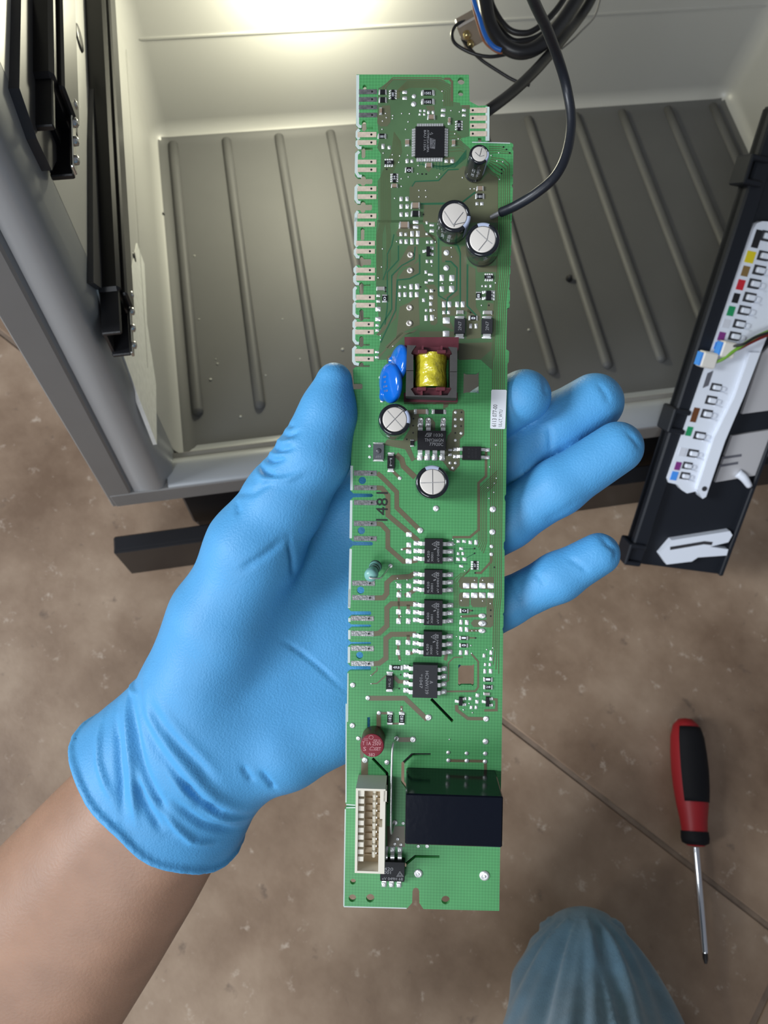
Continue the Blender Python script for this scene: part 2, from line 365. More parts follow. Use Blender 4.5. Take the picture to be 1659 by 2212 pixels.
# plinth bar on the floor
x0 = -.228*H; y0 = .337*H
pb = MB().box((x0, y0, 0), (XR+.06, y0+.004, .088*H), BLACK, .0008).box((x0, y0+.002, .080*H), (XR+.06, y0+.0155, .0885*H), BLACK, .0015).box((x0, y0+.012, .06*H), (XR+.06, y0+.0155, .084*H), BLACK)
tag(pb.obj('plinth_bar'), 'long black plastic plinth bar on the tiles in front of the refrigerator', 'plinth')
# ------------------------------------------------------------ screwdriver on the tiles
RED = mat('red_plastic', (.33, .012, .017), .45, spec=.4); GRIP = mat('black_grip', (.006, .006, .008), .7, bump=.1, bscale=700, spec=.25)
CHROME = mat('chrome', (.82, .83, .85), .18, 1.); TIPM = mat('dark_tip', (.05, .045, .045), .5, .6)
a, c = on(1477, 1552, 2, .012), on(1521, 2076, 2, .012); Ls = np.linalg.norm(a-c); d = (c-a)/Ls
sd_m = Matrix.Translation(Vector(a)+Vector((0, 0, .0025))) @ Vector(d).to_track_quat('Z', 'Y').to_matrix().to_4x4()
sd = thing('screwdriver', 'red and black handled screwdriver with chrome shaft lying across the floor joint', 'screwdriver', sd_m)
k = Ls; pf = [(.0004, 0), (.006, .001), (.0105, .006), (.0132, .016), (.0143, .03), (.0146, .045), (.0140, .06), (.0125, .075), (.0108, .086), (.0102, .094), (.0106, .101), (.0102, .104), (.0075, .1045), (.0070, .1065), (.002, .107)]
s_ = k/.190; pf = [(r, z*s_*.985) for r, z in pf]
MB().lathe(pf, RED, n=32).obj('handle', sd)
def rr(z):
    for (r0, z0_), (r1, z1_) in zip(pf, pf[1:]):
        if z0_ <= z <= z1_: return r0+(r1-r0)*(z-z0_)/(z1_-z0_)
gz = [.008+.062*i/14 for i in range(15)]
# the grip sits on the upper face of the handle, wrapping to its right
up = sd_m.inverted().to_3x3() @ Vector((0.25, 0, 1)); a_up = math.degrees(math.atan2(up.y, up.x))
gp = [(rr(gz[0]*s_)-.001, gz[0]*s_)]+[(rr(z*s_)+.0007, z*s_) for z in gz]+[(rr(gz[-1]*s_)-.001, gz[-1]*s_)]
MB().lathe(gp, GRIP, n=28, a0=a_up-64, a1=a_up+64).obj('grip', sd)
MB().lathe([(rr(z*s_)+.0006, z*s_) for z in (.0935, .096, .099, .1025)]+[(.0072, .1042*s_)], GRIP, n=28).obj('collar', sd)
MB().lathe([(.0026, .106*s_), (.0026, .183*s_), (.0022, .184*s_)], CHROME, n=16).obj('shaft', sd)
MB().lathe([(.0022, .1838*s_), (.0021, .188*s_), (.0010, .1915*s_)], TIPM, n=8).obj('tip', sd)
# ------------------------------------------------------------ control panel leaning into the compartment
NAVY = mat('dark_panel', (.009, .011, .016), .5, bump=.05, bscale=600, spec=.3); WHITEP = mat('white_plastic', (.74, .78, .86), .4)
GREYP = mat('grey_plate', (.48, .47, .48), .5, .2)
pa, pb_, pc = dep(1349, 1213, .645), dep(1606, 408, .540), dep(1575, 1190, .650)
Y_ = (pb_-pa)/np.linalg.norm(pb_-pa); X_ = pc-pa; X_ = X_-Y_*(X_ @ Y_); X_ /= np.linalg.norm(X_); Z_ = np.cross(X_, Y_)
PM = Matrix([[X_[i], Y_[i], Z_[i], pa[i]] for i in range(3)]+[[0, 0, 0, 1]])
def pp(px, py, z=0.):
    r = ray(px, py); t = ((pa+Z_*z-CP) @ Z_)/(r @ Z_); q = CP+r*t-pa; return (q @ X_, q @ Y_)
def z5(x, y, z=0.): return pp(1440+x/3.4018, 450+y/3.4018, z)
def z6(x, y, z=0.): return pp(1340+x/2.304, 280+y/2.304, z)
cp = thing('control_panel', 'black control panel housing leaning at right with white terminal strip and coloured squares', 'panel', PM)
pw = pp(1575, 1190)[0]; plen = pp(1606, 408)[1]*1.18
MB().prism([(0, 0), (pw, 0), (pw, plen), (0, plen)], -.006, 0, NAVY).obj('housing', cp)
MB().box((0, 0, -.008), (.013, plen, .006), NAVY, .0015).obj('rim', cp)
MB().box((pw-.004, 0, -.006), (pw, plen, .005), NAVY, .001).obj('rim', cp)
for px, py in ((1618, 370), (1455, 905), (1362, 1190)):
    c = pp(px, py); cb = MB(); cb.box((c[0]-.006, c[1]-.010, -.010), (c[0]+.008, c[1]-.006, .010), NAVY, .001).box((c[0]-.006, c[1]+.006, -.010), (c[0]+.008, c[1]+.010, .010), NAVY, .001)
    cb.box((c[0]-.007, c[1]-.010, -.010), (c[0]-.004, c[1]+.010, .010), NAVY, .001); cb.obj('hinge_clip', cp)
st = [z5(*q, .008) for q in ((705, 95), (665, 110), (640, 150), (5, 1985), (15, 2015), (80, 2030), (110, 2070), (150, 2095), (215, 2080), (265, 2135), (290, 2120), (430, 1710), (570, 1380), (690, 1060), (760, 890), (1000, 250), (950, 110))]
strip = MB().prism(st, .001, .008, WHITEP).obj('terminal_strip', cp)
rg = [z5(*q, .012) for q in ((265, 2135), (290, 2120), (430, 1710), (570, 1380), (690, 1060), (620, 1060), (500, 1390), (350, 1690), (225, 2070))]
MB().prism(rg, .001, .012, WHITEP).obj('raised_edge', cp)
PC = {'black': (.008, .008, .01), 'yellow': (.72, .58, .01), 'ochre': (.23, .14, .045), 'red': (.55, .015, .03), 'green': (.01, .28, .10), 'white': (.62, .64, .70), 'purple': (.20, .03, .20), 'blue': (.06, .28, .80), 'brown': (.14, .045, .012)}
ux = z5(100, 0, .008)
def patch(x, y, w_, h_, col, z=.008, th=.0004):
    c = z5(x, y, z); kx = abs(z5(x+w_, y, z)[0]-c[0])/2*.98; ky = abs(z5(x-h_*.16, y+h_*.5, z)[1]-c[1])
    return c, kx, ky
for x, y, w_, h_, cn in ((663, 225, 52, 130, 'black'), (613, 358, 66, 84, 'yellow'), (578, 462, 52, 74, 'ochre'), (543, 562, 54, 74, 'red'), (508, 660, 48, 70, 'black'), (472, 755, 50, 70, 'green'), (437, 848, 52, 62, 'white'), (403, 940, 50, 60, 'purple'), (372, 1010, 44, 52, 'blue'),
                       (207, 1518, 44, 104, 'brown'), (165, 1638, 42, 66, 'green'), (115, 1790, 48, 60, 'white'), (82, 1893, 42, 58, 'purple'), (55, 1965, 48, 62, 'blue')):
    c, kx, ky = patch(x, y, w_, h_, cn); o = MB().box((-kx, -ky, 0), (kx, ky, .0005), mat('square_'+cn, PC[cn], .5)).obj('colour_square', strip); o.location = (*c, .008)
SOCK = None; HOLE = mat('socket_recess', (.03, .03, .035), .5)
for x, y, w_, h_ in ((735, 205, 90, 75), (712, 350, 90, 70), (678, 455, 90, 70), (642, 555, 90, 70), (607, 655, 90, 70), (568, 750, 90, 66), (532, 850, 88, 62), (497, 940, 86, 62), (360, 1315, 80, 55), (325, 1410, 80, 62), (292, 1510, 80, 62), (240, 1670, 84, 56), (190, 1800, 80, 56), (150, 1890, 70, 50), (132, 1965, 70, 50)):
    c, kx, ky = patch(x, y, w_, h_, 0)
    s = MB(); e = .18
    s.box((-kx, -ky, 0), (kx, ky, .0006), HOLE).box((-kx*.62, -ky*.55, .0006), (kx*.75, ky*.62, .0030), WHITEP, .0006)
    s.box((kx*.8, -ky*1.2, 0), (kx*1.9, -ky*.9, .002), WHITEP); s.box((kx*1.2, -ky*.6, 0), (kx*1.9, ky*.5, .0015), WHITEP, .0005)
    o = s.obj('socket', strip); o.location = (*c, .008)
for q in ((600, 1150), (262, 2050)):
    o = MB().lathe([(.0022, 0), (.002, .0006)], HOLE, n=14).obj('screw_hole', strip); o.location = (*z5(*q, .0085), .0121 if q[0] < 300 else .008)
TXT = mat('grey_print', (.10, .10, .12), .6)
for i in range(5):
    c = z5(285+i*9, 1265-i*4, .008); o = MB().box((-.0003, -.006, 0), (.0003, .006, .0003), TXT).obj('printed_line', strip); o.location = (*c, .008)
pl_ = [z5(*q) for q in ((690, 1060), (900, 850), (900, 1450), (745, 1478), (540, 1505))]
MB().prism(pl_, .0, .003, GREYP).obj('metal_plate', cp)
pl_ = [z5(*q) for q in ((470, 1665), (745, 1622), (780, 1640), (740, 1790), (690, 1890), (635, 1955), (345, 2005))]
pt = MB().prism(pl_, .0, .003, GREYP).obj('metal_plate', cp)
for (xa, ya, xb, yb) in ((405, 1835, 550, 1814), (390, 1893, 525, 1870)):
    MB().ribbon([z5(xa, ya, .003), z5(xb, yb, .003)], .0022, .0032, TXT).obj('vent_slot', pt)
pc2 = MB().tube([(*z5(505, 1935), .004), (*z5(540, 1965), .006), (*z5(580, 2025), .006)], [.004, .0035, .0025], WHITEP, 10, 4).obj('clip', pt)
ck = [z6(*q) for q in ((180, 2100), (240, 2030), (528, 1985), (540, 2005), (520, 2040), (430, 2062), (520, 2075), (512, 2105), (370, 2115), (340, 2135), (215, 2150))]
bk = MB().prism(ck, 0, .006, WHITEP); bk.obj('bottom_clip', cp)
MB().ribbon([z6(232, 2070), z6(400, 2042), z6(440, 2046)], .003, .0062, HOLE).obj('clip_slot', cp)
def plug(px, py, label, D, sx):
    m_ = Matrix.Translation(Vector((PM @ Vector((*pp(px, py, .009), .0086))))) @ PM.to_3x3().to_4x4()
    t = thing('wire_plug', label, 'plug', m_, 'white plugs on the terminal strip')
    MB().box((-sx, -.006, 0), (sx, .006, .009), mat('cream_plug', (.75, .72, .66), .45), .0012).obj('plug_body', t)
    MB().box((-sx-.0015, -.005, .001), (-sx, .005, .008), mat('square_blue', PC['blue'])).obj('blue_end', t, None)
    return t
PC_ = PM
t1 = plug(1522, 775, 'white plug hanging off the strip edge with a green wire', .6, .0062); t2 = plug(1563, 753, 'white plug set on the blue square of the strip', .6, .0058)
def ptube(name, pts, r, m, label, cat='wire', group=None):
    o = MB().tube(pts, r, m, 10, 6).obj(name); tag(o, label, cat, group); return o
WG = mat('green_wire', (.16, .36, .03), .4); WR = mat('red_wire', (.25, .02, .02), .4); WK = mat('black_wire', (.012, .012, .013), .4)
def p3(x, y, z): return tuple(PM @ Vector((*z5(x, y, z), z)))
ptube('signal_wire', [p3(305, 1140, .012), p3(400, 1115, .016), p3(500, 1045, .018), p3(620, 965, .018), p3(745, 905, .017), p3(900, 850, .016)], .0013, WG, 'green wire running from the white plug across the terminal strip')
ptube('signal_wire', [p3(455, 1040, .014), p3(520, 1035, .0165), p3(620, 985, .0155), p3(745, 930, .0145), p3(900, 880, .014)], .0013, WR, 'dark red wire beside the green wire on the strip')
ptube('signal_wire', [p3(455, 1015, .0145), p3(560, 1000, .0205), p3(650, 948, .0195), p3(745, 915, .0195), p3(900, 865, .019)], .0011, WK, 'black wire between the green and red wires on the strip')
# ------------------------------------------------------------ cables hanging in the compartment
CAB = mat('black_cable', (.022, .022, .024), .36, bump=.05, bscale=500); CABJ = mat('cable_jacket', (.009, .011, .017), .42, bump=.06, bscale=500)
def z7(x, y, D): return tuple(dep(960+x/4.879, y/4.879, D))
def cable(name, pts, wpx, m, label, D=.43, cat='cable', group=None):
    P = [z7(q[0], q[1], q[2] if len(q) > 2 else D) for q in pts]; return ptube(name, P, wpx/4.879/2*D/FPX, m, label, cat, group)
cable('thick_cable', [(300, -700), (370, -250), (425, 0), (480, 260), (620, 470), (800, 550), (990, 490), (1190, 290), (1390, 0), (1520, -260), (1650, -700)], 150, CAB, 'thickest black cable looping in a U before the back wall')
cable('thin_cable', [(380, -600), (440, -150), (540, 130), (680, 310), (830, 350), (950, 315), (1100, 190), (1250, 0), (1400, -300), (1450, -700)], 62, CAB, 'thinner black cable of the upper inner loop', .44)
cable('thin_cable', [(420, -600), (470, -100), (560, 250), (700, 420), (850, 430), (1010, 375), (1180, 230), (1330, 20), (1460, -250), (1520, -700)], 66, CAB, 'black cable of the lower inner loop above the thickest cable', .445)
cable('thick_cable', [(300, 1270, .40), (480, 1150, .40), (700, 985, .41), (900, 800, .42), (1050, 640, .43), (1250, 400, .44), (1400, 215, .45), (1540, 0, .45), (1650, -300, .45), (1700, -700, .45)], 112, CAB, 'black cable running from behind the board up to the right')
cable('thin_wire', [(290, 225), (200, 230), (120, 270), (80, 360), (120, 465), (290, 560), (470, 597), (640, 575), (760, 540)], 36, CAB, 'thin black wire curling left around the terminal block', .455, 'wire')
cable('thin_wire', [(235, 330), (185, 375), (215, 450), (370, 615), (560, 745), (740, 850), (900, 900)], 34, CAB, 'thin black wire dropping to the diagonal cable', .465, 'wire')
cable('blue_wire', [(230, -600), (280, -150), (315, 20), (365, 170), (410, 320), (460, 425), (530, 500), (600, 530)], 48, mat('blue_wire', (.02, .16, .62), .4), 'blue wire beside the thick cable loop', .42, 'wire')
cable('brown_wire', [(215, -600), (262, -150), (300, 60), (350, 250), (420, 440), (540, 545), (610, 560)], 22, mat('brown_wire', (.36, .13, .06), .5), 'thin orange brown wire next to the blue wire', .425, 'wire')
cable('grey_wire', [(1720, -600), (1680, -150), (1640, 0), (1580, 180), (1440, 330), (1350, 420), (1230, 520)], 20, mat('grey_wire', (.25, .24, .22), .5), 'thin grey wire at the right of the hanging cables', .46, 'wire')
tbm = mat('clear_terminal', (.42, .36, .30), .3, trans=.35); c = dep(960+290/4.879, 300/4.879, .462)
tb_ = thing('terminal_block', 'small cloudy brown terminal block at the end of the curled wires', 'connector', Matrix.Translation(c) @ Matrix.Rotation(-.5, 4, 'Y'))
MB().box((-.008, -.004, -.009), (.008, .004, .009), tbm, .001).obj('block', tb_)
BR = mat('brass', (.75, .62, .32), .3, 1.)
for zz in (-.0045, .0025): MB().lathe([(.0022, 0), (.0022, .003), (.0014, .0035)], BR, (-.004, -.0045, zz), (0, -1, 0), 12).obj('screw', tb_)
# ------------------------------------------------------------ circuit board held up to the camera
nb = -np.array([66.5/FPX, -38/FPX, 1.]); nb /= np.linalg.norm(nb)          # board normal in camera axes
ob = np.array([(925-CX)/FPX, (1060-CY)/FPX, 1.])*.245
xb = np.array([1, .0148, 0.]); xb -= nb*(xb @ nb); xb /= np.linalg.norm(xb); yb = np.cross(nb, xb)
if yb[1] > 0: yb = -yb
zb_ = nb
cw = lambda v: RW @ v
BM = Matrix([[cw(xb)[i], cw(yb)[i], cw(zb_)[i], (CP+cw(ob))[i]] for i in range(3)]+[[0, 0, 0, 1]])
def bp(px, py, z=0.):
    r = np.array([(px-CX)/FPX, (py-CY)/FPX, 1.]); o = ob+nb*z; q = r*((o @ nb)/(r @ nb))-ob
    return (float(q @ xb), float(q @ yb))
ZN = {'A': (740, 150, 4.1475), 'B': (740, 470, 4.1475), 'C': (740, 720, 4.1475), 'D': (740, 1000, 4.1475), 'E': (730, 1200, 4.1475), 'F': (730, 1520, 4.1475),
      'G': (750, 160, 8.295), 'T': (860, 720, 11.06), 'K': (740, 1660, 8.507)}
def zp(zn, x, y): a, b, s = ZN[zn]; return (a+x/s, b+y/s)
def q(zn, x, y, z=0.): return bp(*zp(zn, x, y), z)
PXM = .245/FPX                                                               # metres per pixel at the board
def rect(zn, x0, y0, x1, y1, z=0.):
    c = q(zn, (x0+x1)/2, (y0+y1)/2, z); k = PXM/ZN[zn][2]; return c[0], c[1], abs(x1-x0)*k/2, abs(y1-y0)*k/2
GREEN = mat('board_green', (.14, .49, .19), .38, noise=.10, nscale=45, trans=.42)
# woven glass grain on the board
def weave(m):
    nt = m.node_tree; n = nt.nodes; L = nt.links; b = n['Principled BSDF']; tc = n.new('ShaderNodeTexCoord'); src = b.inputs['Base Color'].links[0].from_socket; hs = []
    for d in ('X', 'Y'):
        wv = n.new('ShaderNodeTexWave'); wv.bands_direction = d; wv.inputs['Scale'].default_value = 310; L.new(tc.outputs['Object'], wv.inputs['Vector']); hs.append(wv)
    a = n.new('ShaderNodeMath'); a.operation = 'ADD'; L.new(hs[0].outputs['Fac'], a.inputs[0]); L.new(hs[1].outputs['Fac'], a.inputs[1])
    r = n.new('ShaderNodeMapRange'); r.inputs['From Max'].default_value = 2; r.inputs['To Min'].default_value = .80; r.inputs['To Max'].default_value = 1.14; L.new(a.outputs[0], r.inputs['Value'])
    mx = n.new('ShaderNodeMixRGB'); mx.blend_type = 'MULTIPLY'; mx.inputs[0].default_value = 1; L.new(src, mx.inputs[1]); L.new(r.outputs[0], mx.inputs[2]); L.new(mx.outputs[0], b.inputs['Base Color'])
weave(GREEN)
EDGE = mat('board_edge', (.68, .76, .74), .5, trans=.2)
PLANE = mat('copper_plane_green', (.080, .150, .068), .36, noise=.12, nscale=60)
POUR = mat('copper_pour_olive', (.118, .124, .070), .36, noise=.10, nscale=60)
TRACE = mat('trace_brown', (.130, .110, .063), .38)
FINE = mat('trace_fine', (.100, .112, .052), .38); FINEG = mat('gap_green', (.022, .11, .055), .36)
SOLDER = mat('solder', (.88, .88, .88), .25, .7, bump=.25, bscale=900)
TIN = mat('tinned_contact', (.66, .54, .43), .45, .2, noise=.12, nscale=700)
TIND = mat('tinned_dark_reflection', (.34, .34, .34), .3, .8, noise=.35, nscale=900, bump=.1, bscale=1500)  # mottled tin, with its dark reflections put into the colour
CHIP = mat('chip_black', (.008, .008, .010), .55, bump=.05, bscale=3000, spec=.3); CHIPG = mat('chip_grey', (.024, .024, .028), .6, spec=.3)
PRINT = mat('grey_lettering', (.25, .25, .26), .6); PRINTW = mat('white_lettering', (.8, .82, .86), .5); INK = mat('black_ink', (.008, .009, .009), .5)
LEAD = mat('metal_lead', (.82, .82, .80), .3, .7)
cb = thing('circuit_board', 'long green printed circuit board covered with components held in the gloved hand', 'circuit board', BM)
# outline, top left clockwise
def gap(zn, xe, y1, y2, xr, up, dn, xa=150, xb_=187):
    """a T-shaped milled slot on the left edge, walked upwards"""
    o = [(xe, y2+24), (xe+26, y2)]
    if dn > y2: o += [(xa, y2), (xa, dn-14), (xa+12, dn), (xb_-12, dn), (xb_, dn-14), (xb_, y2)]
    o += [(xr-6, y2), (xr, (y1+y2)/2+(y2-y1)*.2), (xr, (y1+y2)/2-(y2-y1)*.2), (xr-6, y1)]
    if up < y1: o += [(xb_, y1), (xb_, up+14), (xb_-12, up), (xa+12, up), (xa, up+14), (xa, y1)]
    o += [(xe+26, y1), (xe, y1-24)]
    return [q(zn, *p) for p in o]
def nick(zn, xe, y, d=22): return [q(zn, xe, y+d), q(zn, xe+20, y+2), q(zn, xe+20, y-2), q(zn, xe, y-d)]
out = [q('A', *p) for p in ((125, 45), (1132, 47), (1138, 285), (1215, 326), (1290, 322), (1318, 345), (1315, 628), (1292, 655), (1262, 655), (1256, 640), (1246, 640), (1246, 612), (1214, 612), (1214, 646), (1160, 646), (1160, 656), (1508, 656), (1528, 668), (1530, 690), (1521, 702), (1521, 716), (1530, 730), (1528, 935), (1520, 945), (1520, 960), (1528, 972), (1526, 1025), (1517, 1035), (1518, 1050), (1526, 1062))]
out += [q('B', *p) for p in ((1516, 30), (1507, 42), (1515, 55), (1513, 240), (1505, 262), (1512, 285), (1508, 335), (1499, 350), (1506, 366), (1506, 425), (1497, 440), (1504, 455), (1503, 500), (1495, 512), (1495, 620), (1488, 640), (1500, 655), (1500, 740), (1492, 760), (1498, 780), (1494, 806), (1474, 812), (1465, 1180), (1484, 1190), (1492, 1200), (1488, 1295), (1478, 1310))]
out += [q('C', *p) for p in ((1476, 400), (1470, 700), (1468, 1100))]+[q('D', *p) for p in ((1464, 280), (1452, 300), (1452, 325), (1460, 345), (1455, 700), (1444, 715), (1444, 768), (1452, 785), (1448, 1250))]
out += [q('E', *p) for p in ((1488, 505), (1478, 525), (1484, 545), (1482, 640), (1474, 655), (1480, 690), (1476, 1070), (1470, 1490))]+[q('F', *p) for p in ((1445, 1857), (766, 1840), (729, 1785), (728, 1680), (718, 1656), (697, 1648), (678, 1656), (668, 1680), (665, 1785), (616, 1838), (52, 1822), (48, 1790), (63, 945), (75, 928), (160, 926), (160, 914), (75, 908), (66, 885))]
out += [q('E', *p) for p in ((84, 1050), (108, 1030), (290, 1030), (298, 1012), (290, 992), (112, 992), (88, 965), (90, 815), (116, 797), (290, 797), (300, 786), (290, 775), (116, 775), (92, 752), (92, 668), (118, 644), (290, 643), (300, 631), (290, 619), (118, 617), (94, 595), (94, 560), (118, 537), (290, 536), (300, 517), (290, 500), (116, 499), (92, 475), (97, 300))]
out += [q('D', *p) for p in ((64, 765), (92, 741), (262, 741), (274, 724), (262, 708), (92, 703), (64, 680), (70, 332), (96, 308), (262, 306), (276, 292), (262, 276), (96, 273), (72, 248), (76, 20))]
out += [q('C', *p) for p in ((88, 500), (166, 500), (178, 490), (178, 458), (166, 448), (100, 448))]
out += gap('C', 92, 284, 300, 245, 258, 300)+nick('C', 88, 195, 0)
out += gap('B', 92, 1130, 1146, 245, 1062, 1160)+nick('B', 93, 990)+gap('B', 94, 890, 907, 246, 820, 926)+nick('B', 95, 752)+gap('B', 98, 598, 612, 252, 580, 690)+nick('B', 100, 507)+gap('B', 103, 360, 425, 256, 342, 440)+nick('B', 105, 268)
out += gap('A', 108, 1197, 1262, 264, 1174, 1284, 160, 204)+gap('A', 110, 965, 1026, 268, 942, 1042, 162, 206)+gap('A', 114, 700, 722, 272, 690, 796, 168, 204)+nick('A', 118, 625, 14)+gap('A', 120, 514, 534, 274, 455, 552, 172, 212)+nick('A', 122, 382, 6)
def circ(zn, x, y, r, n=20, ry=None): return [q(zn, x+r*math.cos(2*math.pi*i/n), y+(ry or r)*math.sin(2*math.pi*i/n)) for i in range(n)]
def thick(pts, wd):
    P = [Vector(p) for p in pts]; l, r_ = [], []
    for i, p in enumerate(P):
        d0 = (p-P[i-1]).normalized() if i else (P[1]-p).normalized(); d1 = (P[i+1]-p).normalized() if i < len(P)-1 else d0
        t = (d0+d1).normalized(); n_ = Vector((-t.y, t.x)); c = max(.5, n_.dot(Vector((-d0.y, d0.x))))
        l.append(tuple(p+n_*wd/2/c)); r_.append(tuple(p-n_*wd/2/c))
    return l+r_[::-1]
def slit(zn, pts, wpx): return thick([q(zn, *p) for p in pts], wpx*PXM/ZN[zn][2])
holes = [circ('A', 1063, 103, 33), circ('A', 1060, 212, 26), circ('A', 198, 158, 19, 14, 22), circ('D', 177, 157, 33), circ('D', 168, 607, 33), circ('E', 203, 312, 33), circ('E', 194, 895, 32),
         circ('F', 130, 1743, 34), circ('F', 290, 1743, 38), circ('F', 965, 1760, 38), circ('F', 135, 1595, 26),
         [q('B', *p) for p in ((162, 100), (178, 88), (196, 100), (194, 196), (178, 206), (160, 196))],
         [q('C', *p) for p in ((1086, 350), (1108, 362), (1200, 362), (1222, 345), (1222, 535), (1212, 540), (1200, 530), (1110, 530), (1082, 538))],
         [q('E', *p) for p in ((1078, 985), (1090, 975), (1105, 985), (1205, 985), (1216, 972), (1222, 985), (1220, 1155), (1208, 1168), (1195, 1158), (1105, 1158), (1090, 1168), (1076, 1155))],
         slit('E', ((835, 1285), (1030, 1487)), 27), slit('F', ((275, 122), (275, 250)), 26), slit('F', ((310, 490), (440, 625), (440, 900)), 24),
         slit('F', ((832, 457), (665, 457), (582, 535), (580, 700), (640, 780)), 27), slit('F', ((910, 1372), (692, 1368), (600, 1445), (600, 1480)), 24)]
TH = .0015
me = curve_plate('substrate', [out]+holes, TH/2, GREEN); sub = link('substrate', me, cb, loc=(0, 0, -TH/2))
SLITDARK = mat('slit_dark_strip', (.010, .011, .012), .6)  # black strips added behind the slits only to make them read dark
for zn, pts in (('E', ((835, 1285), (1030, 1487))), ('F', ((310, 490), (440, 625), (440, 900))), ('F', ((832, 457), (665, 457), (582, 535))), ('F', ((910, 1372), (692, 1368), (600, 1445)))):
    MB().prism(slit(zn, pts, 46), -TH-.003, -TH-.0001, SLITDARK).obj('slit_dark_strip', cb)
# pale milled edges
b = MB()
def strip_on(zn, pts, wpx, z=.00003): b.ribbon([q(zn, *p) for p in pts], wpx*PXM/ZN[zn][2], z, EDGE)
for zn, pts in (('A', ((136, 50), (135, 495), (150, 512), (170, 513))), ('A', ((150, 537), (131, 560), (130, 600), (148, 626))), ('A', ((148, 634), (130, 650), (129, 680), (146, 702), (170, 702))), ('A', ((150, 735), (125, 760), (122, 920), (142, 955), (172, 958))),
               ('A', ((140, 1035), (120, 1060), (118, 1160), (136, 1190), (160, 1192))), ('A', ((138, 1270), (120, 1300), (118, 1365))), ('B', ((118, 0), (116, 235), (132, 262))), ('B', ((130, 276), (114, 295), (113, 325), (130, 352), (152, 354))), ('B', ((130, 438), (110, 460), (110, 480), (126, 502))),
               ('B', ((126, 514), (107, 535), (108, 570), (124, 592), (148, 594))), ('B', ((122, 622), (105, 645), (105, 725), (118, 745))), ('B', ((118, 760), (104, 778), (103, 862), (122, 884), (146, 886))), ('B', ((120, 916), (102, 940), (102, 975), (116, 988))), ('B', ((116, 996), (101, 1015), (101, 1095), (120, 1124), (146, 1126))), ('B', ((120, 1156), (98, 1180), (98, 1285), (112, 1308), (146, 1316)))):
    strip_on(zn, pts, 26)
for zn, pts in (('D', ((82, 25), (80, 245))), ('D', ((78, 335), (73, 675))), ('D', ((73, 770), (60, 1290))), ('E', ((104, 300), (100, 470))), ('E', ((103, 560), (103, 594))), ('E', ((102, 668), (102, 750))), ('E', ((99, 818), (98, 962)))): strip_on(zn, pts, 22)
for zn, pts in (('E', ((90, 1055), (86, 1490))), ('F', ((74, 0), (72, 885))), ('F', ((66, 945), (53, 1815))), ('F', ((75, 932), (155, 930))), ('F', ((75, 904), (155, 910))), ('F', ((52, 1818), (615, 1833)))): strip_on(zn, pts, 10)
strip_on('A', ((1298, 335), (1298, 640)), 34)
strip_on('A', ((1160, 652), (1500, 661)), 8)
b.obj('milled_edge', cb, 'stuff')
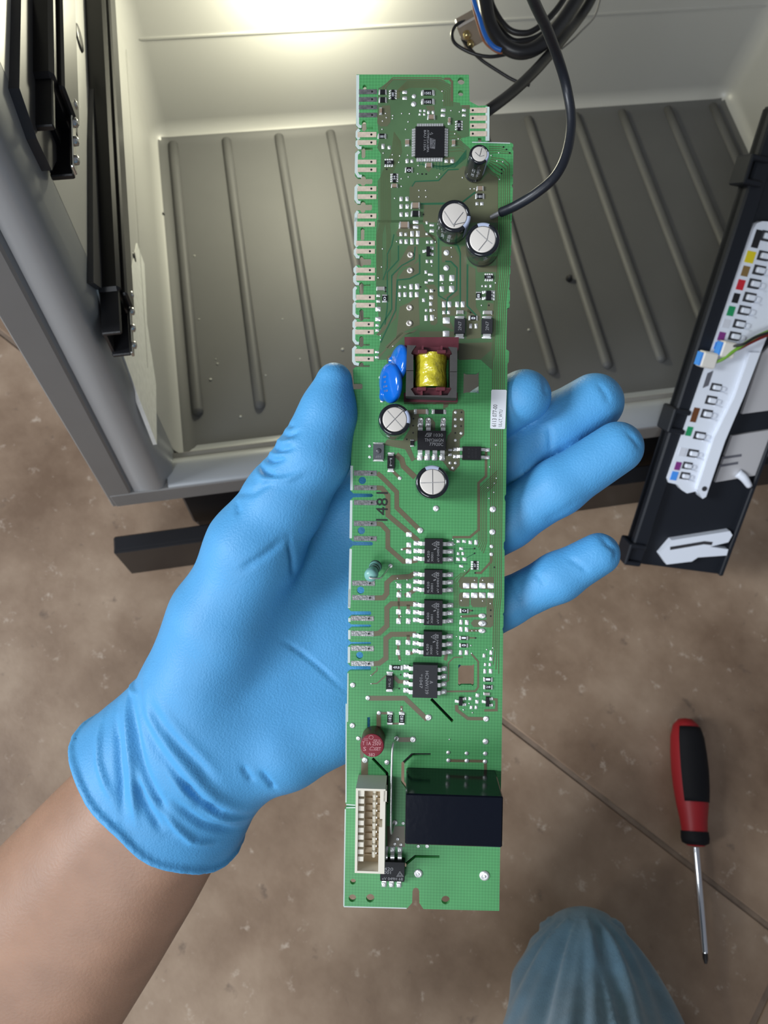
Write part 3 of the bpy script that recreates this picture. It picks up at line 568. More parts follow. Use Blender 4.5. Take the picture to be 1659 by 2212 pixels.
# copper planes (under the green mask), then wide traces, then the fine ones
b = MB(); fl_ = lambda zn, pts, z, m: b.flat([q(zn, *p) for p in pts], z, m)
fl_('A', ((395, 120), (450, 85), (880, 85), (960, 130), (990, 290), (1050, 300), (1060, 330), (1135, 345), (1135, 600), (1040, 620), (1180, 740), (1330, 900), (1395, 970), (1395, 1372), (320, 1372), (315, 1000), (340, 960), (345, 760), (310, 700), (330, 620), (310, 470), (320, 170), (370, 140)), .00002, PLANE)
b.flat([q('B', 305, 22), q('B', 1395, 22), q('B', 1390, 700), q('B', 1370, 1100), q('C', 1360, 200), q('C', 1340, 330), q('C', 1240, 240), q('C', 1150, 230), q('C', 560, 230), q('C', 320, 240), q('B', 310, 1270), q('B', 350, 1050), q('B', 310, 800), q('B', 300, 600), q('B', 300, 160)], .00002, PLANE)
P_ = .00004
for zn, pts in (('A', ((598, 1060), (640, 1010), (860, 1003), (945, 905), (1030, 903), (1085, 862), (1120, 880), (1240, 1000), (1300, 930), (1390, 965), (1390, 1372), (1135, 1372), (1130, 1240), (1050, 1170), (940, 1190), (720, 1195), (600, 1180))),
                ('A', ((312, 420), (330, 380), (355, 325), (425, 322), (432, 400), (430, 470), (400, 510), (340, 512), (312, 480))),
                ('A', ((745, 325), (820, 325), (825, 380), (760, 365))), ('A', ((740, 850), (790, 850), (800, 890), (770, 920), (740, 890))), ('A', ((910, 790), (1000, 785), (1015, 840), (920, 842))),
                ('A', ((1060, 320), (1140, 320), (1140, 355), (1075, 345))), ('A', ((730, 1215), (900, 1215), (860, 1300), (850, 1372), (720, 1372))),
                ('B', ((480, 135), (520, 60), (720, 60), (740, 120), (820, 180), (850, 240), (840, 360), (830, 170), (700, 180), (490, 170))),
                ('B', ((515, 385), (590, 250), (670, 250), (680, 360), (630, 430), (540, 440), (500, 480), (480, 560), (480, 900), (420, 960), (330, 1060), (300, 1050), (380, 960), (440, 860), (440, 560))),
                ('B', ((500, 540), (545, 470), (600, 445), (690, 390), (690, 500), (600, 555), (520, 555))), ('B', ((740, 600), (820, 600), (850, 640), (850, 940), (830, 965), (790, 960), (780, 900), (770, 640))),
                ('B', ((510, 800), (600, 760), (680, 700), (690, 960), (560, 1020), (440, 1130), (360, 1220), (330, 1260), (320, 1240), (480, 1080))), ('B', ((380, 1160), (520, 1030), (640, 1030), (680, 990), (560, 1050), (430, 1180))),
                ('B', ((885, 260), (1000, 260), (1045, 350), (1040, 690), (930, 760), (930, 870), (980, 960), (1000, 1010), (900, 970), (880, 720), (1010, 640), (1010, 430), (950, 400), (890, 400))),
                ('B', ((1060, 260), (1110, 250), (1110, 800), (1160, 850), (1200, 870), (1060, 830))), ('B', ((1130, 430), (1190, 460), (1195, 800), (1240, 870), (1240, 1080), (1110, 1090), (1110, 880), (1125, 800))),
                ('B', ((1200, 440), (1380, 430), (1385, 490), (1210, 490))), ('B', ((1300, 760), (1350, 770), (1350, 890), (1290, 880))), ('B', ((940, 800), (1020, 790), (1020, 880), (940, 880))), ('B', ((690, 1020), (1000, 1020), (1000, 1070), (690, 1065))),
                ('C', ((1040, 90), (1340, 80), (1330, 150), (1240, 230), (1040, 240))),
                ('C', ((575, 690), (670, 680), (690, 760), (670, 960), (600, 1000), (650, 1130), (620, 1150), (560, 1040), (420, 1010), (370, 1000), (400, 950), (540, 960), (600, 860))),
                ('C', ((985, 700), (1000, 680), (1075, 680), (1092, 700), (1090, 910), (1050, 950), (1050, 1180), (1000, 1240), (960, 1230), (900, 1150), (830, 1120), (640, 1130), (680, 1100), (900, 1110), (940, 920), (975, 880))),
                ('C', ((740, 760), (800, 760), (830, 800), (830, 870), (740, 870))), ('C', ((905, 600), (960, 620), (940, 660), (900, 680))), ('C', ((395, 210), (430, 190), (440, 280), (400, 260)))):
    fl_(zn, pts, P_, POUR)
for x0, y0, x1, y1 in ((1042, 1022, 1212, 1130), (1222, 1022, 1356, 1130), (1038, 1160, 1136, 1288), (1148, 1160, 1286, 1292)):
    b.flat([q('D', *p) for p in ((x0+20, y0), (x1-8, y0), (x1, y0+8), (x1, y1-8), (x1-8, y1), (x0+20, y1), (x0, y1-24), (x0, y0+24))], P_, POUR)
fl_('E', ((1215, 575), (1330, 575), (1330, 380), (1390, 380), (1395, 620), (1370, 645), (1215, 640), (1190, 608)), P_, POUR)
b.obj('copper_pour', cb, 'stuff')
b = MB(); W_ = lambda zn, pts, wd, m=TRACE, z=.00005: b.ribbon([q(zn, *p) for p in pts], wd*PXM/ZN[zn][2], z, m)
W_('D', ((308, 92), (345, 120), (385, 160), (485, 262), (485, 400), (690, 600)), 42); W_('D', ((305, 222), (350, 226), (406, 290), (406, 468), (610, 640), (680, 700)), 44); W_('D', ((296, 542), (345, 548), (405, 612), (405, 758), (545, 882), (600, 884), (670, 870)), 42)
W_('D', ((432, 55), (510, 135)), 28); W_('C', ((480, 1085), (530, 1130), (545, 1190), (650, 1290)), 50); W_('D', ((290, 1210), (365, 1208), (396, 1170), (396, 1075), (450, 1028), (600, 1018), (660, 985)), 46); W_('D', ((532, 775), (610, 760)), 20)
W_('E', ((600, 360), (700, 305)), 34); W_('E', ((322, 702), (370, 695), (438, 630), (438, 470), (480, 432), (700, 432)), 46); W_('E', ((322, 970), (370, 965), (430, 920), (430, 742), (480, 706), (700, 704)), 46); W_('E', ((543, 310), (548, 590)), 20); W_('E', ((540, 780), (540, 870), (555, 935)), 22)
W_('E', ((630, 440), (630, 480)), 30); W_('E', ((630, 710), (630, 760)), 30); W_('E', ((650, 880), (700, 850)), 26)
W_('E', ((275, 1278), (600, 1278), (800, 1470)), 44); W_('E', ((300, 1148), (350, 1145), (430, 1075)), 10); W_('E', ((350, 1000), (350, 1030), (298, 1075)), 10); W_('E', ((500, 1085), (545, 1130), (640, 1130)), 34); W_('E', ((960, 1218), (1230, 1215), (1256, 1180), (1256, 950), (1195, 880)), 16)
W_('E', ((960, 940), (975, 870)), 28); W_('E', ((950, 1140), (990, 1120), (990, 960), (1040, 912), (1120, 910)), 10); W_('E', ((1062, 1340), (1065, 1385), (1165, 1460), (1300, 1462)), 30); W_('E', ((1310, 1388), (1420, 1385), (1420, 1290), (1370, 1285)), 22)
W_('E', ((1100, 547), (1230, 540), (1290, 540)), 22); W_('E', ((1160, 672), (1290, 672)), 20); W_('E', ((1165, 738), (1230, 738)), 12); W_('E', ((1165, 494), (1205, 494)), 14)
W_('F', ((365, 90), (365, 260)), 40); W_('F', ((365, 85), (460, 85)), 22); W_('F', ((240, 505), (238, 640)), 62); W_('F', ((182, 310), (225, 320)), 26); W_('F', ((540, 322), (675, 322)), 42); W_('F', ((990, 510), (1318, 515)), 26); W_('F', ((1320, 520), (1322, 620)), 26); W_('F', ((470, 182), (570, 175)), 18); W_('F', ((570, 20), (570, 90)), 22); W_('F', ((215, 400), (215, 490)), 30)
W_('F', ((440, 1190), (600, 1190)), 190, TRACE, .00004)
W_('D', ((985, 665), (1140, 665), (1218, 600), (1218, 180), (1285, 120), (1285, -110)), 22); W_('D', ((1335, 820), (1335, 880), (1240, 985), (1190, 985)), 20)
b.obj('wide_trace', cb, 'stuff')
b = MB()
for i in range(7):                                                           # bundle along the right edge
    X = 1500-i*17
    pts = [q('A', 1330-i*6, 790+i*14+(0 if i < 5 else 30)), q('A', X-60, 800+i*26), q('A', X-6, 850+i*22), q('A', X-6, 1372), q('B', X-16, 500), q('B', X-40, 760), q('B', X-50, 1100), q('C', X-52, 500), q('C', X-70, 900), q('D', X-72, 300), q('D', X-80, 1200), q('E', X-55, 500)]
    if i < 4: pts += [q('E', X-60, 900-i*30), q('E', X-60-i*8, 1060-i*40)]
    b.ribbon(pts, 7*PXM/4.1475, .00006, FINE)
for i in range(4):
    b.ribbon([q('A', 1310, 690+i*20), q('A', 1420-i*10, 692+i*18), q('A', 1442+i*24, 705+i*18)], 5*PXM/4.1475, .00006, FINE)
for i in range(6):                                                           # bundle along the top
    d = i*11; b.ribbon([q('A', 480+i*6, 260), q('A', 480+i*6, 200), q('A', 580+d*.4, 105+d), q('A', 850-d*.2, 105+d), q('A', 985-d*1.4, 150+d*1.2), q('A', 985-d*1.4, 330)], 6*PXM/4.1475, .00006, FINE)
for i in range(2):
    d = i*16; b.ribbon([q('A', 362+i*22, 200), q('A', 362+i*22, 158+d*.2), q('A', 450, 74+d), q('A', 880, 74+d), q('A', 915, 92+d)], 7*PXM/4.1475, .00006, TRACE)
b.ribbon([q('A', 912, 84), q('A', 955, 84), q('A', 980, 110), q('A', 980, 285)], 20*PXM/4.1475, .00007, TRACE)
for i in range(9):                                                           # left bundle
    x = 352+i*11; b.ribbon([q('A', x+110-i*4, 560+i*10), q('A', x+90, 740), q('A', x-10, 960), q('A', x-10, 1372), q('B', x-20, 60), q('B', x-44 if i < 5 else x-10, 160), q('B', x-44+(i > 4)*30, 380), q('B', x-40+(i > 4)*10, 560)], 4.5*PXM/4.1475, .00006, FINE)
for i in range(8):
    x = 690+i*30; b.ribbon([q('A', x, 790), q('A', x, 850+i*8), q('A', 1000+i*4, 880-i*8), q('A', 1110, 790-i*10)], 5*PXM/4.1475, .00006, FINEG)
for i in range(7): b.ribbon([q('A', 920, 560+i*30), q('A', 1010+i*8, 560+i*28), q('A', 1060+i*6, 610+i*22)], 5*PXM/4.1475, .00006, FINE)
for zn, pts, wd in (('B', ((860, 0), (860, 700), (930, 740)), 10), ('B', ((870, 200), (1030, 250), (1055, 320), (1055, 760)), 12), ('B', ((1118, 420), (1115, 790), (1200, 880)), 12), ('B', ((920, 392), (970, 395), (1025, 450), (1022, 650), (940, 720), (930, 860)), 13), ('B', ((460, 150), (440, 250), (400, 330), (400, 450), (360, 560)), 9), ('B', ((500, 250), (500, 380), (400, 490), (400, 800), (380, 960)), 10), ('B', ((650, 260), (640, 370), (530, 430), (440, 520), (440, 820), (330, 1000)), 11),
                    ('B', ((690, 330), (690, 500), (600, 548), (490, 560), (475, 830), (340, 1120)), 11), ('A', ((700, 1205), (1060, 1200), (1190, 1100)), 14), ('A', ((620, 1050), (650, 1005), (860, 995), (945, 900), (1040, 895)), 10), ('D', ((1005, 760), (1005, 900), (1120, 905)), 6), ('D', ((1085, 770), (1180, 768)), 5), ('D', ((1110, 850), (1180, 812)), 5)):
    b.ribbon([q(zn, *p) for p in pts], wd*PXM/4.1475, .00007, FINEG)
for i in range(6):
    x = 1215+i*15; b.ribbon([q('D', 1385, 70+i*20), q('D', x, 240+i*5), q('D', x, 690+i*4), q('D', x-30, 730+i*16)], 6*PXM/4.1475, .00006, FINE)
for i in range(4): b.ribbon([q('D', 1150-i*10, 930+i*12), q('D', 1130-i*8, 975+i*6), q('D', 1060, 990+i*16), q('D', 1000+i*14, 1040+i*20), q('D', 1000+i*14, 1300)], 5*PXM/4.1475, .00006, FINE)
b.obj('fine_trace', cb, 'stuff')
# ---- contact fingers
def contact(zn, x0, y0, x1, y1, m, hole=.73):
    cx_, cy_, hx, hy = rect(zn, x0, y0, x1, y1); o = MB().box((-hx, -hy, 0), (hx, hy, .00009), m).obj('contact_finger', cb); o.location = (cx_, cy_, .00004)
    MB().lathe([(.00036, 0), (.00036, .00004)], INK, n=10).obj('plated_hole', o).location = (hx*(2*hole-1), 0, .00008); return o
for y0, y1 in ((180, 222), (250, 290), (320, 358), (390, 430)): contact('A', 147, y0, 308, y1, TIND)
for zn, x0, x1, ys in (('A', 135, 303, ((562, 608), (635, 678), (810, 850), (880, 920), (1048, 1092), (1120, 1162), (1292, 1336))), ('B', 122, 290, ((37, 82), (210, 252), (282, 324), (450, 495), (520, 566), (692, 738), (765, 808))), ('B', 112, 280, ((935, 978), (1005, 1047), (1178, 1220), (1245, 1288)))):
    for y0, y1 in ys: contact(zn, x0, y0, x1, y1, TIN)
for y0, y1 in ((345, 390), (415, 460), (485, 530), (555, 600)): contact('A', 1142, y0, 1290, y1, TIN, .17)
for zn, x0, x1, ys in (('D', 100, 306, ((68, 115), (200, 245), (333, 378), (520, 565), (655, 698))), ('D', 85, 290, ((1055, 1100), (1185, 1230))), ('E', 116, 322, ((540, 585), (675, 722), (808, 855), (945, 990)))):
    for y0, y1 in ys: contact(zn, x0, y0, x1, y1, TIND, .78)
# ---- solder pads, shared pillow mesh
pm = MB(); vs = []; N_ = 4
for i in range(N_+1):
    for j in range(N_+1):
        u, v = i/N_*2-1, j/N_*2-1; hgt = (1-abs(u)**3)*(1-abs(v)**3); vs.append((u*(1-.06*abs(v)**2), v*(1-.06*abs(u)**2), .12+.88*hgt))
pm.add(vs, [(i*(N_+1)+j, (i+1)*(N_+1)+j, (i+1)*(N_+1)+j+1, i*(N_+1)+j+1) for i in range(N_) for j in range(N_)], SOLDER, True); PAD = pm.mesh('solder_pad')
PADS = {'A': ((557,205,42,28),(557,258,42,28),(698,370,22,22),(735,370,22,22),(692,403,22,22),(733,403,22,22),(770,385,25,30),(812,385,25,30),(903,365,40,28),(900,410,40,28),(1088,365,36,24),(1088,410,36,24),(363,690,30,45),(418,700,28,32),(578,820,28,38),(622,822,26,30),(930,822,32,30),(982,822,32,34),(525,1160,30,40),(578,1160,30,40),(525,1228,30,40),(578,1228,30,40),(525,1300,30,40),(575,1300,30,40),(655,1368,50,30),(1205,1203,28,30),(1248,1203,30,30),(958,450,26,30),(955,482,26,26)),
 'B': ((655,85,50,28),(755,47,20,28),(800,68,42,22),(800,120,42,28),(755,147,22,22),(523,148,28,36),(567,150,26,30),(623,145,32,50),(675,145,34,52),(523,215,28,40),(570,215,30,42),(623,215,32,52),(672,215,26,50),(760,220,26,28),(800,218,28,34),(757,392,24,30),(798,392,24,30),(747,488,24,30),(788,510,46,22),(792,562,50,22),(750,580,30,22),(890,540,40,55),(980,542,46,55),(890,640,40,50),(978,640,46,58),(515,622,22,28),(558,622,26,22),(615,620,32,48),(668,618,38,52),(512,690,26,42),(560,690,30,42),(613,690,30,50),(665,690,34,46),(750,657,24,26),(797,655,30,30),(795,715,36,36),(727,740,28,34),(790,772,30,36),(750,830,24,26),(793,830,28,30),(748,900,28,50),(802,898,36,52),(908,778,34,52),(957,778,36,52),(1027,778,34,50),(1077,778,36,52),(908,850,28,32),(950,850,28,32),(930,922,62,56),(928,1040,58,52),(320,700,36,24),(320,750,36,24),(318,820,48,40),(318,910,50,38),(310,965,32,24),(310,1010,32,24),(308,1205,36,20),(308,1252,36,22),(1252,614,18,18),(1285,614,22,22),(1326,614,20,26),(1147,972,26,42),(1196,972,28,44)),
 'C': ((965,1045,36,20),(962,1088,34,24),(698,830,38,30),(768,830,42,30),(902,830,38,30),(1375,1000,20,14)),
 'D': ((595,642,50,42),(593,735,42,42),(593,793,50,40),(593,880,55,46),(1038,703,34,28),(1090,703,34,26),(1145,712,32,34),(1196,712,32,44),(1063,768,36,26),(1037,812,26,28),(1078,812,24,30),(1036,863,36,32),(1092,863,36,32),(1063,925,36,24),(505,1102,44,44),(593,1102,44,44),(505,1182,44,48),(593,1182,44,48),(1108,1100,58,48),(1180,1100,58,48),(1252,1100,58,48),(1328,1100,58,48),(1108,1186,58,48),(1180,1186,58,48),(1252,1186,58,48),(1328,1186,58,48)),
 'E': ((543,505,44,46),(630,503,44,44),(543,588,42,50),(630,588,42,50),(540,780,44,46),(628,778,44,44),(538,868,40,50),(628,870,44,46),(1103,597,30,44),(1155,600,34,44),(1103,660,30,44),(1153,663,32,44),(1100,870,30,44),(1152,870,32,44),(1310,897,28,36),(1372,870,28,40),(1372,927,30,36),(1320,977,24,30),(1362,977,24,30),(1317,1037,28,42),(1368,1037,30,42),(1250,1253,34,34),(1185,1282,30,30),(1245,1310,30,34),(1195,1360,26,32),(1238,1360,26,32))}
for zn, L_ in PADS.items():
    for x, y, w_, h_ in L_:
        c = q(zn, x, y); k = PXM/4.1475/2; link('solder_pad', PAD, cb, loc=(*c, .00005), scale=(w_*k, h_*k, random.uniform(.00016, .0003)))
DOME = MB().lathe([(1, 0), (.97, .25), (.8, .55), (.5, .72), (.28, .70), (.22, .9), (.1, 1.0), (.001, 1.0)], SOLDER, n=18).mesh('solder_joint')
def joint(zn, x, y, r, ry=None, hh=.5):
    c = q(zn, x, y); k = PXM/4.1475; return link('solder_joint', DOME, cb, loc=(*c, .00005), scale=(r*k, (ry or r)*k, r*k*hh))
for zn, L_ in {'A': ((640, 242, 20), (638, 312, 24)), 'B': ((932, 315, 27), (930, 452, 27)),
    'D': ((513, 137, 18), (697, 605, 28), (837, 408, 28), (1347, 415, 30), (1343, 618, 28), (1335, 748, 18), (1333, 818, 18), (430, 922, 20), (532, 775, 10)),
    'E': ((133, 1160, 25), (268, 1275, 22), (368, 1410, 20), (812, 1450, 30), (1327, 1463, 27)),
    'F': ((130, 195, 25), (182, 310, 20), (673, 320, 28), (440, 525, 24), (243, 505, 28), (1322, 338, 27), (988, 437, 18), (1153, 445, 18), (1320, 447, 20), (990, 508, 20), (1155, 512, 20), (1318, 518, 20), (720, 1520, 40), (1312, 1540, 47), (525, 312, 24), (510, 1065, 26), (585, 1070, 16), (535, 1212, 16), (565, 1262, 14), (510, 1255, 14), (720, 1276, 16), (800, 1276, 18)),
    'C': ((1012, 708, 14), (1010, 770, 14), (1065, 770, 14), (1010, 830, 14), (1062, 895, 14), (1010, 958, 14), (963, 1162, 14), (1012, 1162, 14), (988, 1207, 14), (425, 232, 14), (340, 395, 16), (352, 606, 16), (243, 1010, 14), (243, 1108, 14), (615, 615, 18))}.items():
    for x, y, r in L_: joint(zn, x, y, r)
for x, y, r, ry in ((1293, 540, 35, 25), (1295, 608, 38, 28), (1292, 675, 33, 23)): joint('E', x, y, r, ry)
for x, y in ((608, 335), (605, 475), (600, 808), (598, 948)):
    c = q('B', x, y); k = PXM/4.1475; MB().lathe([(30*k, 0), (28*k, .0003), (14*k, .0004), (12*k, .0002), (.00001, .0002)], mat('rivet', (.72, .67, .60), .4, .7), (0, 0, 0), (0, 0, 1), 8).obj('test_rivet', cb).location = (*c, .00005)
for x, y in ((700, 778), (768, 778), (903, 778)):
    c = q('C', x, y); k = PXM/4.1475; MB().lathe([(25*k, 0), (23*k, .0003), (13*k, .00035), (11*k, .0001), (.00001, .0001)], LEAD, (0, 0, 0), (0, 0, 1), 16).obj('solder_ring', cb).location = (*c, .00005)
b = MB(); bk_ = MB(); vr = .00026
for zn, L_ in {'A': ((530,396),(600,398),(588,470),(565,537),(893,195),(900,280),(972,370),(1048,380),(358,463),(355,537),(1006,577),(1038,622),(505,832),(447,765),(678,862),(675,935),(590,963),(527,980),(527,1048),(467,1155),(870,938),(845,965),(583,770),(512,775),(450,415),(1075,970),(365,750),(1400,748),(1332,772),(1384,820),(1436,828),(685,1085),(745,1085),(685,1142),(748,1142),(1145,1070),(1180,1070),(1405,985),(448,440),(393,432),(386,395)),
    'B': ((320,540),(358,280),(350,443),(340,1058),(340,1095),(485,215),(452,1152),(535,1147),(833,218),(800,433),(695,1200),(515,738),(835,898),(822,830),(1245,787),(1370,585),(1325,660),(1330,560),(975,270),(978,352),(895,590),(977,590)), 'C': ((1318,1197),(1378,1298),(1360,1343),(1302,1382),(1355,1424),(1312,1478)), 'D': ((990,685),(1004,728),(1095,965),(1378,137),(480,1070)),
    'E': ((1225,222),(1298,222),(1106,403),(1296,407),(1366,430),(1106,547),(1063,724),(1192,806),(1197,876),(1333,842),(1388,828),(297,1075),(298,1148),(570,1378),(1125,1382),(1205,1407),(557,938),(565,545),(565,310),(1202,674),(1240,674),(620,218),(535,205),(1176,1325)), 'F': ((570,48),(1000,320))}.items():
    for x, y in L_:
        c = q(zn, x, y); b.lathe([(vr, 0), (vr*.9, .00012), (.00002, .00014)], SOLDER, (*c, .00006), n=8)
for zn, L_ in {'C': ((1065,708),(1062,832),(1010,893),(575,950),(635,765),(632,828),(632,892)), 'D': ((1182,767),(1182,810),(1187,985),(1358,935)), 'E': ((1203,494),(1368,490),(1368,543),(1232,739),(562,1068),(548,1192)), 'B': ((698,622),(822,655),(385,628),(385,663),(1145,852),(1310,787)), 'A': ((724,1300),(1442,695),(1468,718),(1497,748),(1425,898),(1425,932),(712,938),(748,938),(395,895))}.items():
    for x, y in L_:
        c = q(zn, x, y); bk_.lathe([(vr*1.1, 0), (vr*1.1, .00003)], INK, (*c, .00007), n=8)
b.obj('vias', cb, 'stuff'); bk_.obj('open_vias', cb, 'stuff')
# ------------------------------------------------------------ components soldered on the board
def txt(parent, body, zn, cx_, cy_, wpx, hpx, m, rot=0., z=0., name='printed_text'):
    """lettering fitted to a box of wpx by hpx zoom pixels (wpx runs along the text)"""
    me = text_mesh(name, body, .01, m); co = np.empty(len(me.vertices)*3); me.vertices.foreach_get('co', co); co = co.reshape(-1, 3)
    lo, hi = co.min(0), co.max(0); k = PXM/ZN[zn][2]; s = np.array([wpx*k/max(hi[0]-lo[0], 1e-9), hpx*k/max(hi[1]-lo[1], 1e-9)])
    co[:, :2] = (co[:, :2]-(lo+hi)[:2]/2)*s; r = math.radians(rot); c_, s_ = math.cos(r), math.sin(r); c = q(zn, cx_, cy_, z)
    x, y = co[:, 0].copy(), co[:, 1].copy(); co[:, 0] = x*c_-y*s_+c[0]; co[:, 1] = x*s_+y*c_+c[1]; co[:, 2] = z
    me.vertices.foreach_set('co', co.ravel()); me.update(); o = link(name, me, parent); return o
def sub(o, parent): return o
# gull-wing pin shared by the packages: unit length outward (+x), unit width, height 1 at the body
def pin_mesh(name, m):
    pf = [(-.08, .95), (.30, .95), (.46, .85), (.56, .25), (.68, .14), (1.0, .12)]; th = .12; b = MB(); n_ = len(pf)
    vs = [(x, s, z) for s in (-.5, .5) for x, z in pf]+[(x, s, z-th) for s in (-.5, .5) for x, z in pf]
    fs = []
    for i in range(n_-1):
        fs += [(i, i+1, n_+i+1, n_+i), (2*n_+i, 3*n_+i, 3*n_+i+1, 2*n_+i+1), (i, 2*n_+i, 2*n_+i+1, i+1), (n_+i, n_+i+1, 3*n_+i+1, 3*n_+i)]
    fs.append((n_-1, 2*n_+n_-1, 3*n_+n_-1, n_+n_-1)); b.add(vs, fs, m); return b.mesh(name)
PIN = pin_mesh('pin', LEAD)
def package(name, zn, x0, y0, x1, y1, hgt, m, pins, parent=cb, pw_=26, pl_=75, pad=True):
    """pins: (side, position in zoom px) with side l, r, t, b"""
    cx_, cy_, hx, hy = rect(zn, x0, y0, x1, y1, hgt); b = MB(); mid = hgt*.5
    b.prism([(-hx*.97, -hy*.97), (hx*.97, -hy*.97), (hx*.97, hy*.97), (-hx*.97, hy*.97)], .0001, mid, m, 1.03); b.prism([(-hx, -hy), (hx, -hy), (hx, hy), (-hx, hy)], mid, hgt, m, .955)
    o = b.obj(name, parent); o.location = (cx_, cy_, 0); k = PXM/ZN[zn][2]
    for sd_, t in pins:
        if sd_ in 'lr': p = (-hx if sd_ == 'l' else hx, q(zn, x0, t, hgt*.4)[1]-cy_); rz = math.pi if sd_ == 'l' else 0
        else: p = (q(zn, t, y0, hgt*.4)[0]-cx_, hy if sd_ == 't' else -hy); rz = math.pi/2 if sd_ == 't' else -math.pi/2
        link('pin', PIN, o, loc=(*p, 0), scale=(pl_*k, pw_*k, hgt*.62), rotz=rz)
        if pad:
            d_ = (math.cos(rz), math.sin(rz)); link('solder_fillet', PAD, o, loc=(p[0]+d_[0]*pl_*k*.82, p[1]+d_[1]*pl_*k*.82, .0001), scale=(pl_*k*.34, pw_*k*.62, hgt*.16), rotz=rz)
    return o
def chip2(zn, x0, y0, x1, y1, m, name='chip_resistor', v=False, hgt=.00055, text=None):
    cx_, cy_, hx, hy = rect(zn, x0, y0, x1, y1); b = MB(); o = None
    if v: b.box((-hx*.92, -hy*.62, .00005), (hx*.92, hy*.62, hgt), m, .00008)
    else: b.box((-hx*.62, -hy*.92, .00005), (hx*.62, hy*.92, hgt), m, .00008)
    o = b.obj(name, cb); o.location = (cx_, cy_, 0)
    for s_ in (-1, 1):
        t = MB()
        if v: t.box((-hx*.95, s_*hy*.6, .00004), (hx*.95, s_*hy*.86, hgt*1.03), LEAD, .00008)
        else: t.box((s_*hx*.6, -hy*.95, .00004), (s_*hx*.86, hy*.95, hgt*1.03), LEAD, .00008)
        t.obj('terminal', o); link('solder_fillet', PAD, o, loc=(0, s_*hy*.86, .00004) if v else (s_*hx*.86, 0, .00004), scale=(hx, hy*.16, hgt*.5) if v else (hx*.16, hy, hgt*.5))
    if text:
        te = txt(o, text, zn, (x0+x1)/2, (y0+y1)/2, (y1-y0 if v else x1-x0)*.46, (x1-x0 if v else y1-y0)*.5, PRINTW, 90 if v else 0, hgt+.00002); te.location = (-cx_, -cy_, 0)
    return o
CAPT = mat('ceramic_tan', (.27, .20, .145), .5); CAPG = mat('ceramic_grey', (.32, .30, .28), .5)
for a in ((705, 190, 825, 235, '1502'), (705, 268, 825, 315, '1502'), (325, 186, 397, 228, None), (325, 254, 397, 300, None), (315, 580, 392, 622, '181'), (560, 880, 630, 926, '0'), (1190, 1115, 1270, 1162, '181')): chip2('A', *a[:4], CHIP, text=a[4])
for a in ((760, 412, 830, 452), (1200, 1050, 1265, 1090), (740, 842, 805, 880), (435, 1028, 496, 1062)): chip2('A', *a, CAPT, 'ceramic_capacitor', hgt=.0007)
for a in ((330, 345, 356, 408), (560, 628, 600, 690), (978, 632, 1012, 690), (945, 432, 968, 498)): chip2('A', *a, CAPT, 'ceramic_capacitor', True, hgt=.0007)
for a in ((612, 1200, 696, 1252), (612, 1275, 696, 1322)): chip2('A', *a, CAPT if a[1] == 1200 else CHIP, 'ceramic_capacitor', hgt=.0011)
chip2('B', 505, 46, 602, 100, CAPT, 'ceramic_capacitor', hgt=.0012)
chip2('B', 355, 690, 400, 760, CHIP, v=True, text='0'); chip2('B', 1195, 665, 1240, 737, CHIP, v=True, text='8'); chip2('B', 1130, 880, 1212, 922, CHIP, text='8')
for a in ((1020, 832, 1086, 866), (1258, 835, 1342, 868), (303, 620, 380, 655)): chip2('B', *a, CAPG, 'ceramic_capacitor')
chip2('C', 640, 680, 770, 726, CAPT, 'ceramic_capacitor', hgt=.001); chip2('C', 800, 682, 928, 724, CHIP); chip2('C', 606, 950, 642, 1016, CHIP, v=True)
chip2('E', 460, 980, 586, 1026, CHIP, text='4R8'); chip2('E', 1092, 475, 1172, 515, CHIP, text='0'); chip2('E', 1088, 720, 1168, 756, CHIP, text='1'); chip2('E', 1088, 785, 1168, 823, CHIP, text='8'); chip2('E', 1303, 1090, 1388, 1130, CHIP, text='1'); chip2('E', 1303, 1157, 1388, 1198, CHIP, text='28'); chip2('E', 1303, 1224, 1362, 1252, CAPG, 'ceramic_capacitor')
chip2('F', 440, 70, 492, 190, CHIP, v=True, text='182'); chip2('F', 545, 72, 598, 192, CHIP, v=True, text='182')
# resistor arrays
def array(zn, x0, y0, x1, y1, v, text=None):
    n_ = 4; pins = []
    for i in range(n_):
        f = (i+.5)/n_
        pins += [('l', y0+(y1-y0)*f), ('r', y0+(y1-y0)*f)] if v else [('t', x0+(x1-x0)*f), ('b', x0+(x1-x0)*f)]
    o = package('resistor_array', zn, x0, y0, x1, y1, .0005, CHIP, pins, pw_=13, pl_=18, pad=True)
    if text: te = txt(o, text, zn, (x0+x1)/2, (y0+y1)/2, 34, 16, PRINTW, 90 if v else 0, .00053); te.location = -o.location
array('A', 436, 180, 464, 266, True, '680'); array('A', 1030, 455, 1056, 545, True, '470'); array('A', 375, 816, 455, 846, False, '271'); array('A', 450, 930, 478, 1010, True, '24'); array('B', 1272, 518, 1350, 545, False, '180'); array('D', 1172, 878, 1200, 958, True, '47')
